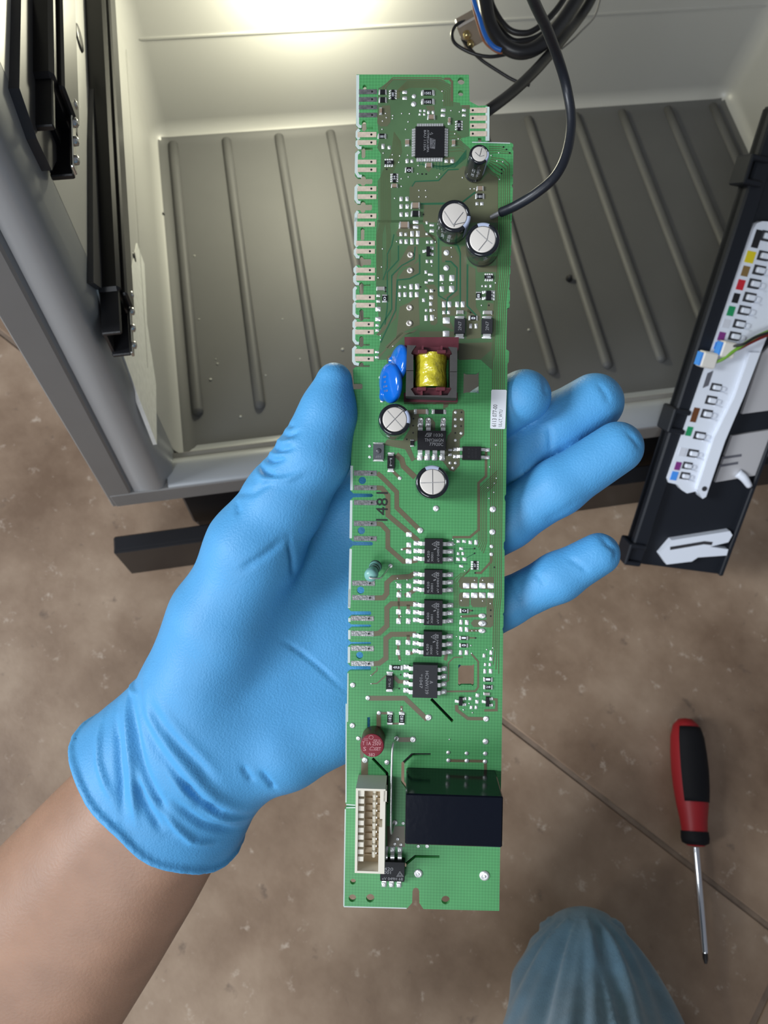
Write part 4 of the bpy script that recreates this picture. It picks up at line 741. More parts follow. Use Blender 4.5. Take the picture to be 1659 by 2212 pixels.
# integrated circuits
qs = [('t', 672+i*22) for i in range(11)]+[('b', 668+i*22) for i in range(11)]
mc = package('microcontroller', 'A', 652, 507, 912, 780, .0012, CHIP, [], pad=False)
pb2 = MB(); cx_, cy_ = mc.location[:2]
for sd_ in 'tblr':
    for i in range(11):
        t = -1+2*(i+.5)/11; cc = rect('A', 652, 507, 912, 780, .0012); hx, hy = cc[2], cc[3]; wv = hx*.07; l_ = .0011
        if sd_ in 'tb': s_ = 1 if sd_ == 't' else -1; pb2.box((t*hx*.9-wv, s_*hy*.97, .0004), (t*hx*.9+wv, s_*(hy+l_*.5), .0006), LEAD).box((t*hx*.9-wv, s_*(hy+l_*.4), .0001), (t*hx*.9+wv, s_*(hy+l_), .0003), SOLDER)
        else: s_ = 1 if sd_ == 'r' else -1; pb2.box((s_*hx*.97, t*hy*.9-wv, .0004), (s_*(hx+l_*.5), t*hy*.9+wv, .0006), LEAD).box((s_*(hx+l_*.4), t*hy*.9-wv, .0001), (s_*(hx+l_), t*hy*.9+wv, .0003), SOLDER)
pb2.obj('pins', mc, 'stuff')
def at0(o, t): t.location = -o.location; return t
zt_ = .00122
at0(mc, txt(mc, 'ATMEGA168PA', 'A', 765, 642, 195, 20, PRINT, -90, zt_)); at0(mc, txt(mc, '8AU 1135A', 'A', 737, 635, 180, 20, PRINT, -90, zt_))
lg = MB(); lg.flat([q('A', *p, zt_) for p in ((783, 612), (832, 628), (828, 712), (783, 705))], zt_, mat('logo_grey', (.13, .13, .14), .6)); lg.ribbon([q('A', *p, zt_) for p in ((782, 585), (810, 575), (796, 565), (782, 585), (784, 580))], .00010, zt_, PRINT)
at0(mc, lg.obj('maker_mark', mc)); at0(mc, txt(mc, 'ATMEL', 'A', 808, 660, 78, 34, CHIP, -90, zt_+.00002))
sr = package('switching_regulator', 'C', 672, 870, 928, 1046, .0032, CHIP, [('t', 697), ('t', 768), ('t', 900), ('b', 697), ('b', 763), ('b', 830), ('b', 897)], pw_=40, pl_=75)
z_ = .00323
at0(sr, txt(sr, '1030', 'C', 858, 912, 80, 28, PRINT, 0, z_)); at0(sr, txt(sr, 'TNY266GN', 'C', 820, 957, 165, 28, PRINT, 0, z_)); at0(sr, txt(sr, '77920C', 'C', 840, 994, 120, 28, PRINT, 0, z_))
lg = MB()
lg.ribbon([q('C', *p, z_) for p in ((740, 925), (758, 895), (800, 895))], .00022, z_, PRINT); lg.ribbon([q('C', *p, z_) for p in ((758, 908), (776, 908), (770, 925), (752, 925))], .0002, z_, PRINT); lg.ribbon([q('C', *p, z_) for p in ((800, 903), (782, 908), (792, 918), (776, 926))], .0002, z_, PRINT); at0(sr, lg.obj('maker_mark', sr))
oc = package('optocoupler', 'C', 1074, 1012, 1242, 1134, .0021, CHIP, [('l', 1040), ('l', 1104), ('r', 1040), ('r', 1108)], pw_=26, pl_=68)
for i in range(3): at0(oc, txt(oc, ('K10101', 'V 1117', 'D3')[i], 'C', 1195-i*32, 1075, 80, 18, CHIPG, -90, .00213))
def opto(zn, x0, y0, x1, y1, name='opto_triac'):
    sx = (x1-x0)/163; sy = (y1-y0)/227
    o = package(name, zn, x0, y0, x1, y1, .0034, CHIP, [('l', y0+sy*45), ('l', y0+sy*113), ('l', y0+sy*182), ('r', y0+sy*45), ('r', y0+sy*113), ('r', y0+sy*182)], pw_=34, pl_=84); z = .00343
    at0(o, txt(o, 'IL420', zn, x0+34*sx, y0+158*sy, 95, 20, PRINT, 90, z)); at0(o, txt(o, 'X001', zn, x0+68*sx, y0+167*sy, 80, 20, PRINT, 90, z)); at0(o, txt(o, 'eV 049H 68', zn, x0+122*sx, y0+118*sy, 180, 20, PRINT, 90, z))
    g_ = MB(); X, Y = x0+88*sx, y0+50*sy; g_.ribbon([q(zn, X+a, Y+b_, z) for a, b_ in ((-22, 0), (22, -26), (22, 26), (-22, 0), (-18, -3))], .00012, z, PRINT); g_.ribbon([q(zn, X+a, Y+b_, z) for a, b_ in ((2, -9), (16, -9), (16, 9), (2, 9), (2, -9))], .0001, z, PRINT)
    g_.ribbon([q(zn, X-6, Y+48, z), q(zn, X+16, Y+40, z)], .0003, z, PRINT); at0(o, g_.obj('safety_mark', o)); return o
opto('D', 735, 678, 898, 905); opto('D', 733, 955, 895, 1181); opto('E', 772, 400, 938, 630); opto('E', 767, 678, 932, 910)
bo = package('opto_triac', 'F', 377, 1416, 600, 1598, .0034, CHIP, [('t', 425), ('t', 487), ('t', 553), ('b', 415), ('b', 482), ('b', 550)], pw_=36, pl_=84); z_ = .00343
at0(bo, txt(bo, 'IL420', 'F', 435, 1481, 120, 28, PRINT, 0, z_)); at0(bo, txt(bo, 'X001', 'F', 425, 1511, 98, 28, PRINT, 0, z_)); at0(bo, txt(bo, 'eV 049H 68', 'F', 488, 1570, 185, 26, PRINT, 0, z_))
g_ = MB(); g_.ribbon([q('F', *p, z_) for p in ((555, 1505), (585, 1548), (527, 1548), (555, 1505), (557, 1508))], .00014, z_, PRINT); g_.ribbon([q('F', *p, z_) for p in ((540, 1540), (540, 1525), (570, 1525), (570, 1540), (540, 1540))], .00012, z_, PRINT); at0(bo, g_.obj('safety_mark', bo))
hc = package('optocoupler', 'E', 670, 975, 893, 1282, .0036, CHIPG, [('l', 1010), ('l', 1080), ('l', 1150), ('l', 1220), ('r', 1015), ('r', 1083), ('r', 1152), ('r', 1222)], pw_=36, pl_=72); z_ = .00363
at0(hc, txt(hc, 'HCNW139', 'E', 797, 1138, 205, 30, PRINT, -90, z_)); at0(hc, txt(hc, '*1047', 'E', 745, 1126, 125, 28, PRINT, -90, z_)); at0(hc, txt(hc, 'A', 'E', 837, 1136, 26, 30, PRINT, -90, z_))
dot = MB().lathe([(.0005, 0), (.0005, .00003)], INK, n=14).obj('index_dot', hc); c = q('E', 702, 1035, z_); dot.location = (c[0]-hc.location[0], c[1]-hc.location[1], z_-.00001)
for zn, x0, y0, x1, y1, ps in (('B', 752, 258, 783, 340, (('l', 300), ('r', 272), ('r', 325))), ('B', 1286, 655, 1332, 736, (('l', 668), ('l', 722), ('r', 665), ('r', 695), ('r', 725))), ('E', 1084, 1270, 1118, 1348, (('l', 1308), ('r', 1283), ('r', 1335))), ('E', 1326, 1270, 1358, 1356, (('l', 1312), ('r', 1283), ('r', 1340)))):
    package('transistor', zn, x0, y0, x1, y1, .0010, CHIP, ps, pw_=22, pl_=30)
def smd_diode(zn, x0, y0, x1, y1, hgt=.0022, m=CHIPG, txtb=None, tz=30):
    o = package('diode', zn, x0, y0, x1, y1, hgt, m, [('t', (x0+x1)/2), ('b', (x0+x1)/2)], pw_=(x1-x0)*.72, pl_=tz, pad=True)
    if txtb: at0(o, txt(o, txtb, zn, (x0+x1)/2, (y0+y1)/2, (y1-y0)*.6, (x1-x0)*.3, PRINT, 90, hgt+.00003))
    return o
smd_diode('B', 1003, 905, 1098, 1036, txtb='2N7'); smd_diode('B', 1248, 905, 1343, 1036, txtb='2N7'); smd_diode('C', 400, 1095, 466, 1212, .0014, CHIP, 'M', 26); smd_diode('E', 430, 1078, 496, 1202, .0014, CHIP, 'MLG', 26)
ind = package('inductor', 'C', 273, 992, 372, 1130, .0014, mat('inductor_grey', (.075, .08, .09), .5), [('t', 322), ('b', 322)], pw_=80, pl_=14)
MB().lathe([(.00095, 0), (.0009, .0002), (.0006, .00022), (.0005, .0003), (.00002, .0003)], mat('inductor_core', (.05, .052, .06), .4), n=18).obj('core', ind).location = (0, .0003, .0013)
at0(ind, txt(ind, '107', 'C', 318, 1105, 44, 18, PRINT, 180, .00143))
# ---- electrolytic capacitors
SLEEVE = mat('black_sleeve', (.010, .012, .016), .16, coat=.5); ALU = mat('aluminium_top', (.74, .69, .63), .45, .25); BAND = mat('pale_blue_band', (.42, .47, .62), .3); SCORE = mat('score_line', (.12, .11, .11), .5, .5); SCOREL = mat('score_light', (.85, .85, .84), .3, .5)
def electrolytic(base, top, r, hgt, bang, bw, score, marks=()):
    b0 = Vector((*bp(*base), .0001)); t0 = Vector((*bp(*top, hgt), hgt)); ax = (t0-b0).normalized()
    o = MB().lathe([(r*.90, 0), (r*.98, .0006), (r*.98, .0012), (r*.93, .0018), (r*.93, .0024), (r, .0031), (r, hgt-.0009), (r*.985, hgt-.0004), (r*.93, hgt-.00005), (r*.84, hgt), (r*.77, hgt-.0001), (r*.76, hgt-.0004)], SLEEVE, n=40).obj('electrolytic_capacitor', cb)
    OM = Matrix.Translation(b0) @ ax.to_track_quat('Z', 'Y').to_matrix().to_4x4(); o.matrix_local = OM; ro = OM.to_3x3().inverted() @ Vector((1, 0, 0)); off = math.degrees(math.atan2(ro.y, ro.x))
    MB().lathe([(r*.765, hgt-.0005), (r*.765, hgt-.00022), (r*.7, hgt-.00016), (.00001, hgt-.00014)], ALU, n=32).obj('top_disc', o)
    sb_ = MB()
    for (xa, ya, xb2, yb2) in score:
        c_, s_ = math.cos(math.radians(off)), math.sin(math.radians(off)); P_ = [(x*r*.75, -y*r*.75) for x, y in ((xa, ya), (xb2, yb2))]; P_ = [(x*c_-y*s_, x*s_+y*c_) for x, y in P_]
        sb_.ribbon(P_, .00022, hgt-.00011, SCORE); sb_.ribbon([(P_[0][0]+.00012, P_[0][1]+.00008), (P_[1][0]+.00012, P_[1][1]+.00008)], .0001, hgt-.0001, SCOREL)
    sb_.obj('score_mark', o)
    MB().lathe([(r*1.003, .0034), (r*1.003, hgt-.0009), (r*.99, hgt-.00038), (r*.935, hgt-.00002), (r*.845, hgt+.00004), (r*.775, hgt-.00006)], BAND, n=12, a0=off+bang-bw, a1=off+bang+bw).obj('polarity_band', o)
    for body, ang, zz, hh in marks:                                          # white lettering wrapped on the sleeve
        me = text_mesh('printed_text', body, hh, PRINTW); k_ = r*1.006
        for v in me.vertices:
            a = math.radians(off+ang)+v.co.y/k_; v.co = (k_*math.cos(a), k_*math.sin(a), zz-v.co.x)
        link('printed_text', me, o)
    return o
K_ = ((-.75, -.35, 0, 0), (0, 0, .85, -.2), (.05, .95, .05, -.95)); KC = ((-.5, -.6, .45, .05), (.5, -.7, .4, .2), (-.3, .9, .4, .1), (.4, .1, .8, .3))
electrolytic((1023, 377), (1036, 332), .00315, .0125, -15, 30, ((-.6, -.2, 0, .35), (0, .35, .6, .2), (.3, -.8, 0, .35)), (('1Z7 1R7', -112, .0065, .0013), ('CapXon', -80, .0065, .0013)))
electrolytic((975, 497), (982, 466), .0051, .0125, -25, 24, ((-.85, -.35, -.1, .75), (-.1, .75, .7, -.3), (-.05, .9, .1, .5), (.9, .5, -.1, .75)), (('1000 25V', -105, .006, .0016), ('105C', -130, .006, .0016)))
electrolytic((1041, 544), (1042.5, 517), .0053, .0125, 88, 22, ((-.5, -.75, .35, .05), (.5, -.8, .35, .05), (.35, .05, -.3, .85), (.35, .05, .75, .35)), (('220', 165, .0085, .0018),))
electrolytic((849, 918), (852.5, 906), .0050, .015, 12, 26, ((-.7, .75, .7, -.75), (-.6, -.7, .75, .75)), (('400V', -112, .009, .0018), ('C', -45, .011, .0018), ('L', 110, .0135, .0014)))
electrolytic((929, 1046), (934, 1041), .0052, .015, 92, 26, ((0, -.98, .05, .98), (-.95, .1, .95, 0)), (('33uF', 22, .0125, .0014), ('CC', -8, .0125, .0014)))
# ---- transformer
MAROON = mat('maroon_bobbin', (.115, .022, .032), .42, noise=.12, nscale=300); FERR = mat('grey_ferrite', (.050, .047, .045), .7, noise=.12, nscale=400)
TAPE = mat('yellow_tape', (.58, .50, .035), .12, bump=.8, bscale=420, coat=.4)
def tq(x, y, z): return q('T', x, y, z)
ht = .0135; trf = MB(); trf.prism([tq(*p, .009) for p in ((152, 88), (1452, 92), (1440, 420), (160, 420))], .0006, .009, MAROON); trf.prism([tq(*p, .006) for p in ((135, 1420), (1422, 1420), (1422, 1640), (135, 1640))], .0006, .006, MAROON)
trf.prism([tq(*p, .012) for p in ((320, 330), (1260, 330), (1290, 500), (300, 500))], .002, .012, MAROON); trf.prism([tq(*p, .012) for p in ((310, 1300), (1270, 1300), (1270, 1480), (310, 1480))], .002, .012, MAROON)
for x in (380, 660, 880, 1130): trf.prism([tq(*p, .003) for p in ((x-35, 1600), (x+35, 1600), (x+35, 1672), (x-35, 1672))], 0, .003, MAROON)
tr = trf.obj('transformer', cb)
for pts in (((215, 280), (430, 290), (330, 430), (310, 490), (365, 520), (365, 885), (192, 885)), ((1415, 340), (1200, 320), (1270, 430), (1290, 500), (1243, 520), (1240, 912), (1410, 912))):
    MB().prism([tq(*p, ht) for p in pts], .003, ht, FERR).obj('core_limb', tr)
MB().prism([tq(*p, ht) for p in ((192, 898), (365, 898), (365, 1290), (300, 1330), (400, 1480), (1180, 1480), (1275, 1320), (1240, 1270), (1240, 925), (1410, 925), (1400, 1545), (180, 1500))], .003, ht, FERR).obj('core_half', tr)
vs = []; NX, NY = 26, 26; x0, y0 = tq(385, 450, .013); x1, y1 = tq(1195, 1270, .013); mx_, my_ = (x0+x1)/2, (y0+y1)/2; hx, hy = (x1-x0)/2, (y0-y1)/2
for i in range(NX+1):
    for j in range(NY+1):
        u, v = i/NX*2-1, j/NY*2-1; e = 1-abs(u)**2.2; wr = .00022*math.sin(7*v+2.5*u*u+math.sin(5*u))+.00016*math.sin(15*v-4*u)
        vs.append((mx_+u*hx*(1-.03*math.sin(3*v+1)), my_+v*hy, .004+(.0100+.0004*(1-v*v))*max(e, 0)**.5+wr*max(e, 0)))
MB().add(vs, [(i*(NY+1)+j, (i+1)*(NY+1)+j, (i+1)*(NY+1)+j+1, i*(NY+1)+j+1) for i in range(NX) for j in range(NY)], TAPE, True).obj('winding', tr)
for x0, y0, x1, y1 in ((475, 385, 697, 478), (930, 390, 1148, 478), (455, 1278, 675, 1370), (905, 1278, 1132, 1370)):
    c0 = tq(x0, y0, .0146); c1 = tq(x1, y1, .0146); cl = MB().box((*c0, .0125), (*c1, .0146), MAROON, .0002); xm = (c0[0]+c1[0])/2
    yy = c0[1] if y0 < 600 else c1[1]; s_ = 1 if y0 < 600 else -1; cl.box((xm-.0003, yy, .012), (xm+.0003, yy+s_*.0013, .0142), MAROON); cl.obj('bobbin_clip', tr)
MB().prism([tq(*p, .001) for p in ((270, 1636), (360, 1632), (355, 1660), (290, 1662))], 0, .001, LEAD).obj('pin', tr)
# ---- blue disc capacitors
BLUE = mat('blue_disc', (.004, .135, .60), .14, coat=.6)
def disc(cx_, cy_, z, r, th, nrm, tail, texts):
    o = MB().lathe([(r*math.sin(a), -th/2*math.copysign(abs(math.cos(a))**.75, math.cos(a))) for a in [math.pi*i/20 for i in range(21)]], BLUE, n=40).obj('disc_capacitor', cb)
    nv = Vector(nrm).normalized(); yv = Vector((0, 1, 0)); yv = (yv-nv*yv.dot(nv)).normalized(); xv = yv.cross(nv)
    c = bp(cx_, cy_, z); DM = Matrix([[xv[i], yv[i], nv[i], (*c, z)[i]] for i in range(3)]+[[0, 0, 0, 1]]); o.matrix_local = DM; inv = DM.inverted()
    a = inv @ Vector((*bp(*tail, .0025), .0025)); MB().tube([a*.55+Vector((0, 0, 0)), a*.85, a], [.0022, .0016, .0009], BLUE, 12, 3).obj('lead_coating', o)
    e = inv @ Vector((*bp(tail[0], tail[1]+2, 0), 0)); MB().tube([a*.97, e], .0003, LEAD, 8, 1).obj('lead', o)
    for k, (body, yy, wd) in enumerate(texts):
        me = text_mesh('printed_text', body, .0009, PRINT)
        for v in me.vertices:
            x, y = v.co.x, v.co.y+yy; rr_ = min(.98, math.hypot(x, y)/r); v.co = (x, y, th/2*(1-rr_*rr_)**.375+.00006)
        link('printed_text', me, o)
disc(860.5, 786, .0075, .0062, .0038, (-.90, .12, .42), (846, 778), (('471', .001, 1), ('K', -.001, 1)))
disc(843.6, 828, .0080, .0064, .0040, (-.84, -.10, .50), (826, 863), (('WKP', .002, 1), ('2n2', .0005, 1), ('X1 440', -.001, 1), ('Y1 250', -.0024, 1)))
# ---- fuse, resistor, jumper, relay, connector, sticker, ink
FUSE = mat('dark_red_fuse', (.20, .018, .030), .55, spec=.3); FUSES = mat('brown_fuse_side', (.085, .028, .022), .35)
t0 = Vector((*bp(804, 1610.4, .0085), .0085)); b0 = Vector((t0.x, t0.y, 0)); fu = MB().lathe([(.0037, 0), (.00385, .0004), (.00392, .008), (.0038, .0084)], FUSES, n=36).obj('fuse', cb); FUM = Matrix.Translation(b0) @ (t0-b0).to_track_quat('Z', 'Y').to_matrix().to_4x4(); fu.matrix_local = FUM
MB().lathe([(.00378, .0083), (.00375, .0085), (.0035, .00855), (.00001, .00856)], FUSE, n=36).obj('cap', fu); iv = FUM.inverted()
def on_fuse(o): o.matrix_local = iv
PK = mat('pink_lettering', (.62, .30, .32), .5)
for body, x, y, w_, h_ in (('T 1A 250V', 303, 357, 165, 32), ('382', 303, 458, 56, 28), ('CCC', 252, 322, 36, 22), ('VDE UL', 350, 330, 66, 20), ('S', 240, 405, 26, 34), ('SET', 360, 405, 50, 30)): on_fuse(txt(fu, body, 'F', x, y, w_, h_, PK, 0, .00862))
g_ = MB(); g_.ribbon([q('F', *p, .0086) for p in ((285, 415), (290, 395), (308, 386), (326, 395), (332, 415), (285, 415))], .00012, .00862, PK); g_.ribbon([q('F', 297+20*math.cos(t*.7), 302+18*math.sin(t*.7), .0086) for t in range(10)], .0001, .00862, PK); on_fuse(g_.obj('safety_mark', fu))
TEAL = mat('teal_resistor', (.20, .44, .40), .35); GR = mat('grey_ring', (.05, .055, .055), .5)
ra = Vector((*bp(813.5, 1219, .0018), .0018)); rb_ = Vector((*bp(799.5, 1246, .0105), .0105)); ln = (rb_-ra).length; axr = (rb_-ra).normalized()
re_ = MB().lathe([(.0004, 0), (.0017, .0003), (.00205, .0012), (.00205, .0024), (.00175, .0032), (.00175, ln-.0036), (.00215, ln-.0026), (.00220, ln-.0012), (.0019, ln-.0003), (.0010, ln), (.0003, ln+.0002)], TEAL, n=28).obj('axial_resistor', cb); REM = Matrix.Translation(ra) @ axr.to_track_quat('Z', 'Y').to_matrix().to_4x4(); re_.matrix_local = REM
for i, z in enumerate((.0014, .0032, .0046, .0062)): rr_ = .00212 if i < 1 else .0018; MB().lathe([(rr_, z), (rr_, z+.0006)], GR, n=28, cap=False).obj('colour_band', re_)
iv2 = REM.inverted(); L3 = lambda zn, x, y, z: iv2 @ Vector((*q(zn, x, y, z), z))
MB().tube([Vector((0, 0, ln-.0002)), Vector((0, 0, ln+.0008)), L3('D', 290, 1035, .011), L3('D', 340, 1030, .009), L3('D', 372, 995, .005), L3('D', 425, 925, .0002)], .00028, LEAD, 8, 5).obj('lead', re_)
J = lambda x, y, z: (*q('F', x, y, z), z)
MB().tube([J(525, 314, .0002), J(508, 340, .003), J(490, 385, .0055), J(480, 600, .006), J(476, 900, .006), J(474, 1120, .0055), J(482, 1160, .004), J(505, 1080, .0003)], .00036, LEAD, 10, 6).obj('jumper_wire', cb)
RELAY = mat('relay_plastic', (.004, .0055, .011), .14, bump=.04, bscale=250, spec=.25)
hr = .022; tc_ = [bp(*p, hr) for p in ((876, 1716), (1087, 1720), (1085, 1831), (875, 1825))]; xa = (tc_[0][0]+tc_[3][0])/2; xb2 = (tc_[1][0]+tc_[2][0])/2; ya = (tc_[0][1]+tc_[1][1])/2; yb2 = (tc_[2][1]+tc_[3][1])/2
rl = MB().box((xa, yb2, .0003), (xb2, ya, hr), RELAY, .0004).obj('relay', cb)
CREAM = mat('cream_connector', (.72, .67, .56), .5); TAN = mat('tan_inner', (.68, .54, .36), .55)
zc = .0118; kq = lambda x, y, z=zc: q('K', x, y, z)
a_, b_ = kq(243, 365), kq(785, 1940); xl_, yt_ = a_; xr_, yb_2 = b_; xl_ = (kq(245, 370)[0]+kq(220, 1930)[0])/2; xr_ = (kq(790, 370)[0]+kq(768, 1930)[0])/2; wl, wr_, wt = .0008, .0018, .0007
cn = MB().box((xl_, yb_2, .0002), (xl_+wl, yt_, zc), CREAM).box((xl_+wl, yt_-wt, .0002), (xr_, yt_, zc), CREAM).box((xl_+wl, yb_2, .0002), (xr_, yb_2+wt, zc), CREAM).box((xl_+wl, yb_2+wt, .0002), (xr_-wr_, yt_-wt, .0055), TAN)
n0 = kq(0, 905)[1]; n1 = kq(0, 1055)[1]
cn.box((xr_-wr_*.95, n0, .0002), (xr_, yt_-wt, zc), CREAM).box((xr_-wr_*1.1, yb_2+wt, .0002), (xr_, n1, zc), CREAM).box((xr_-wr_*.5, n1, .0002), (xr_, n0, zc), CREAM)
cn.box((xr_-.0006, yt_-.004, zc*.6), (xr_+.0004, yt_-.0005, zc), CREAM); cno = cn.obj('pin_header', cb)
xt0 = xl_+wl; xt1 = xt0+.0019; pitch = (yt_-yb_2-.004)/10
for i in range(10):
    yy = yt_-wt-i*pitch; bt_ = MB(); t0_, t1_ = yy-.0009, yy-.0021
    bt_.box((xt0, t1_, .0015), (xt1, yy-(.0 if i == 0 else .0006), zc-.0006), CREAM); bt_.obj('keying_tooth', cno)
    xp = xt1+.0031; pz = MB().box((xp-.00055, yy-pitch*.97, .0015), (xp+.00055, yy-pitch*.06, .0085), CREAM, .0003); pz.obj('pin_post', cno)
    MB().box((xt1, yy-pitch-.00012, .0015), (xr_-wr_, yy-pitch+.00012, .0062), TAN).obj('divider', cno)
    MB().box((xp+.0006, yy-pitch*.6, .0015), (xp+.0009, yy-pitch*.35, .0075), LEAD).obj('contact_pin', cno)
STK = mat('white_sticker', (.74, .76, .80), .45)
pts = [q('C', *p) for p in ((1340, 505), (1462, 507), (1470, 515), (1456, 852), (1448, 858), (1330, 855), (1322, 848), (1332, 515))]
sk = MB().prism(pts, .00008, .00022, STK).obj('part_sticker', cb); txt(sk, '6113 077-00', 'C', 1362, 738, 196, 38, INK, 87.5, .00024); txt(sk, 'UL-LT_WTU', 'C', 1418, 762, 150, 34, INK, 87.5, .00024)
ti = txt(cb, '1481', 'D', 352, 390, 258, 104, INK, 90, .00016, 'ink_number')
# ------------------------------------------------------------ the person: gloved left hand, forearm, trouser knee
GLOVE = mat('blue_nitrile', (.085, .345, .66), .52, noise=.04, nscale=90, bump=.2, bscale=1400, spec=.4)
def skin_mat():
    m = mat('skin', (.35, .20, .13), .5, noise=.10, nscale=60, bump=.12, bscale=900); m.node_tree.nodes['Principled BSDF'].inputs['Subsurface Weight'].default_value = .12
    m.node_tree.nodes['Principled BSDF'].inputs['Subsurface Radius'].default_value = (.01, .004, .002); m.node_tree.nodes['Principled BSDF'].inputs['Subsurface Scale'].default_value = .2; return m
SKIN = skin_mat(); JEANS = mat('blue_trousers', (.082, .165, .235), .85, noise=.16, nscale=70, bump=.5, bscale=1300, sheen=.3)
def Jt(px, py, z, r): z *= .001; return (*bp(px, py, z), z, r*PXM*(.245-z)/.245)
CH = lambda *a: [Jt(*p) for p in a]
fingers = [CH((900, 1430, -27, 60), (1000, 1362, -21, 54), (1092, 1303, -17, 50), (1205, 1247, -12, 52), (1293, 1197, -8, 46)),
           CH((890, 1250, -28, 64), (1000, 1186, -22, 62), (1095, 1125, -17, 60), (1205, 1052, -11, 60), (1333, 967, -7, 56)),
           CH((890, 1105, -29, 64), (1000, 1046, -28, 66), (1103, 985, -25, 68), (1199, 923, -23, 68), (1283, 870, -20.5, 63)),
           CH((880, 1004, -27, 64), (1000, 934, -21, 61), (1060, 893, -16, 59), (1132, 856, -9, 58))]
thumb = CH((722, 823, 0, 40), (708, 895, -1, 57), (678, 985, -2, 74), (616, 1080, -5, 84), (550, 1185, -7, 100), (484, 1345, -13, 114))
palm = [CH((484, 1345, -13, 113), (436, 1480, -18, 116), (438, 1600, -23, 138)), CH((490, 1345, -18, 108), (620, 1330, -32, 112), (740, 1270, -36, 105), (890, 1110, -32, 78)), CH((620, 1330, -32, 112), (780, 1380, -36, 115), (890, 1250, -32, 80)),
        CH((500, 1640, -22, 100), (610, 1598, -21, 100), (720, 1540, -24, 96), (900, 1430, -28, 72)), CH((438, 1590, -23, 115), (600, 1480, -30, 118), (800, 1350, -36, 105)), CH((665, 1135, -33, 80), (800, 1080, -33, 80), (880, 1010, -30, 70)), CH((552, 1240, -16, 86), (660, 1190, -33, 82))]
ZS = .74; zc_ = Jt(430, 1610, -24, 1)
def sc(p): return (p[0], p[1], zc_[2]+(p[2]-zc_[2])/ZS, p[3])
cuff = [sc(Jt(*p)) for p in ((455, 1555, -23, 146), (430, 1586, -24, 172), (395, 1636, -26, 194), (347, 1700, -29, 212), (277, 1780, -33, 228))]
cav = [sc(Jt(*p)) for p in ((362, 1686, -27, 120), (345, 1705, -29, 196), (277, 1782, -33, 217), (215, 1850, -37, 236))]
m0 = np.array(Jt(345, 1702, -29, 1)[:3]); axd = np.array(Jt(281, 1778, -33, 1)[:3])-m0; axd /= np.linalg.norm(axd); axd = axd*.985+np.array([0, 0, -.10]); axd /= np.linalg.norm(axd)
def chain(P, c, k):
    d = None
    for a, b in zip(c, c[1:]):
        e = rcone(P, a[:3], b[:3], a[3], b[3]); d = e if d is None else smin(d, e, k)
    return d
rimpts = []
eu = np.cross(axd, [0, 0, 1]); eu /= np.linalg.norm(eu); ev = np.cross(eu, axd); 
for i in range(36):
    a = 2*math.pi*i/36; dv = eu*math.cos(a)+ev*math.sin(a); lo, hi = 0., .08
    for _ in range(30):
        mid = (lo+hi)/2; p = m0+dv*mid; ps = np.array([p[0], p[1], zc_[2]+(p[2]-zc_[2])/ZS])
        if chain(ps[None], cuff, .002)[0] < 0: lo = mid
        else: hi = mid
    rimpts.append(m0+dv*(lo+.0006)+axd*(.0009*math.sin(3*a+1)+.0006*math.sin(7*a)))
def glove_sdf(P):
    d = chain(P, palm[0], .010)
    for c in palm[1:]: d = smin(d, chain(P, c, .008), .012)
    f = None
    for c in fingers:
        e = chain(P, c, .003); f = e if f is None else smin(f, e, .0008)
    d = smin(d, f, .008); d = smin(d, chain(P, thumb, .006), .0028)
    PS = P.copy(); PS[..., 2] = zc_[2]+(P[..., 2]-zc_[2])/ZS
    pl2 = (P-m0) @ axd
    c_ = np.maximum(chain(PS, cuff, .003)*.85, pl2); d = smin(d, c_, .009); d = np.maximum(d, pl2)
    rd = None
    for a, b in zip(rimpts, rimpts[1:]+rimpts[:1]):
        e = rcone(P, a, b, .0015, .0015); rd = e if rd is None else np.minimum(rd, e)
    d = smin(d, rd, .0005)
    return np.maximum(d, -chain(PS, cav, .002)*.85)
lo = (*bp(150, 1890, -.05), -.058); hi = (*bp(1400, 770, -.05), .016)
V, Fq = surface_net(glove_sdf, np.array(lo)-.002, np.array(hi)+.002, .00085)
V = smooth_verts(V, Fq, 5); N = vnormals(V, Fq)
zr = lambda *pts: [np.array((*bp(130+x/2.1687, 880+y/2.1687, -.012),)) for x, y in pts]
def ridge(V, N, pts, amp, wd):
    d = np.full(len(V), 9.); tt = np.zeros(len(V)); n_ = len(pts)-1
    for i, (a, b) in enumerate(zip(pts, pts[1:])):
        ab = b-a; t = np.clip(((V[:, :2]-a) @ ab)/(ab @ ab), 0, 1); e = np.linalg.norm(V[:, :2]-a-t[:, None]*ab, axis=1); m_ = e < d; d[m_] = e[m_]; tt[m_] = (i+t[m_])/n_
    return amp*np.exp(-(d/wd)**2)*np.clip(4*tt, .15, 1)*np.clip(4*(1-tt), .15, 1)*np.clip(N[:, 2]*2, 0, 1)
D_ = np.zeros(len(V))
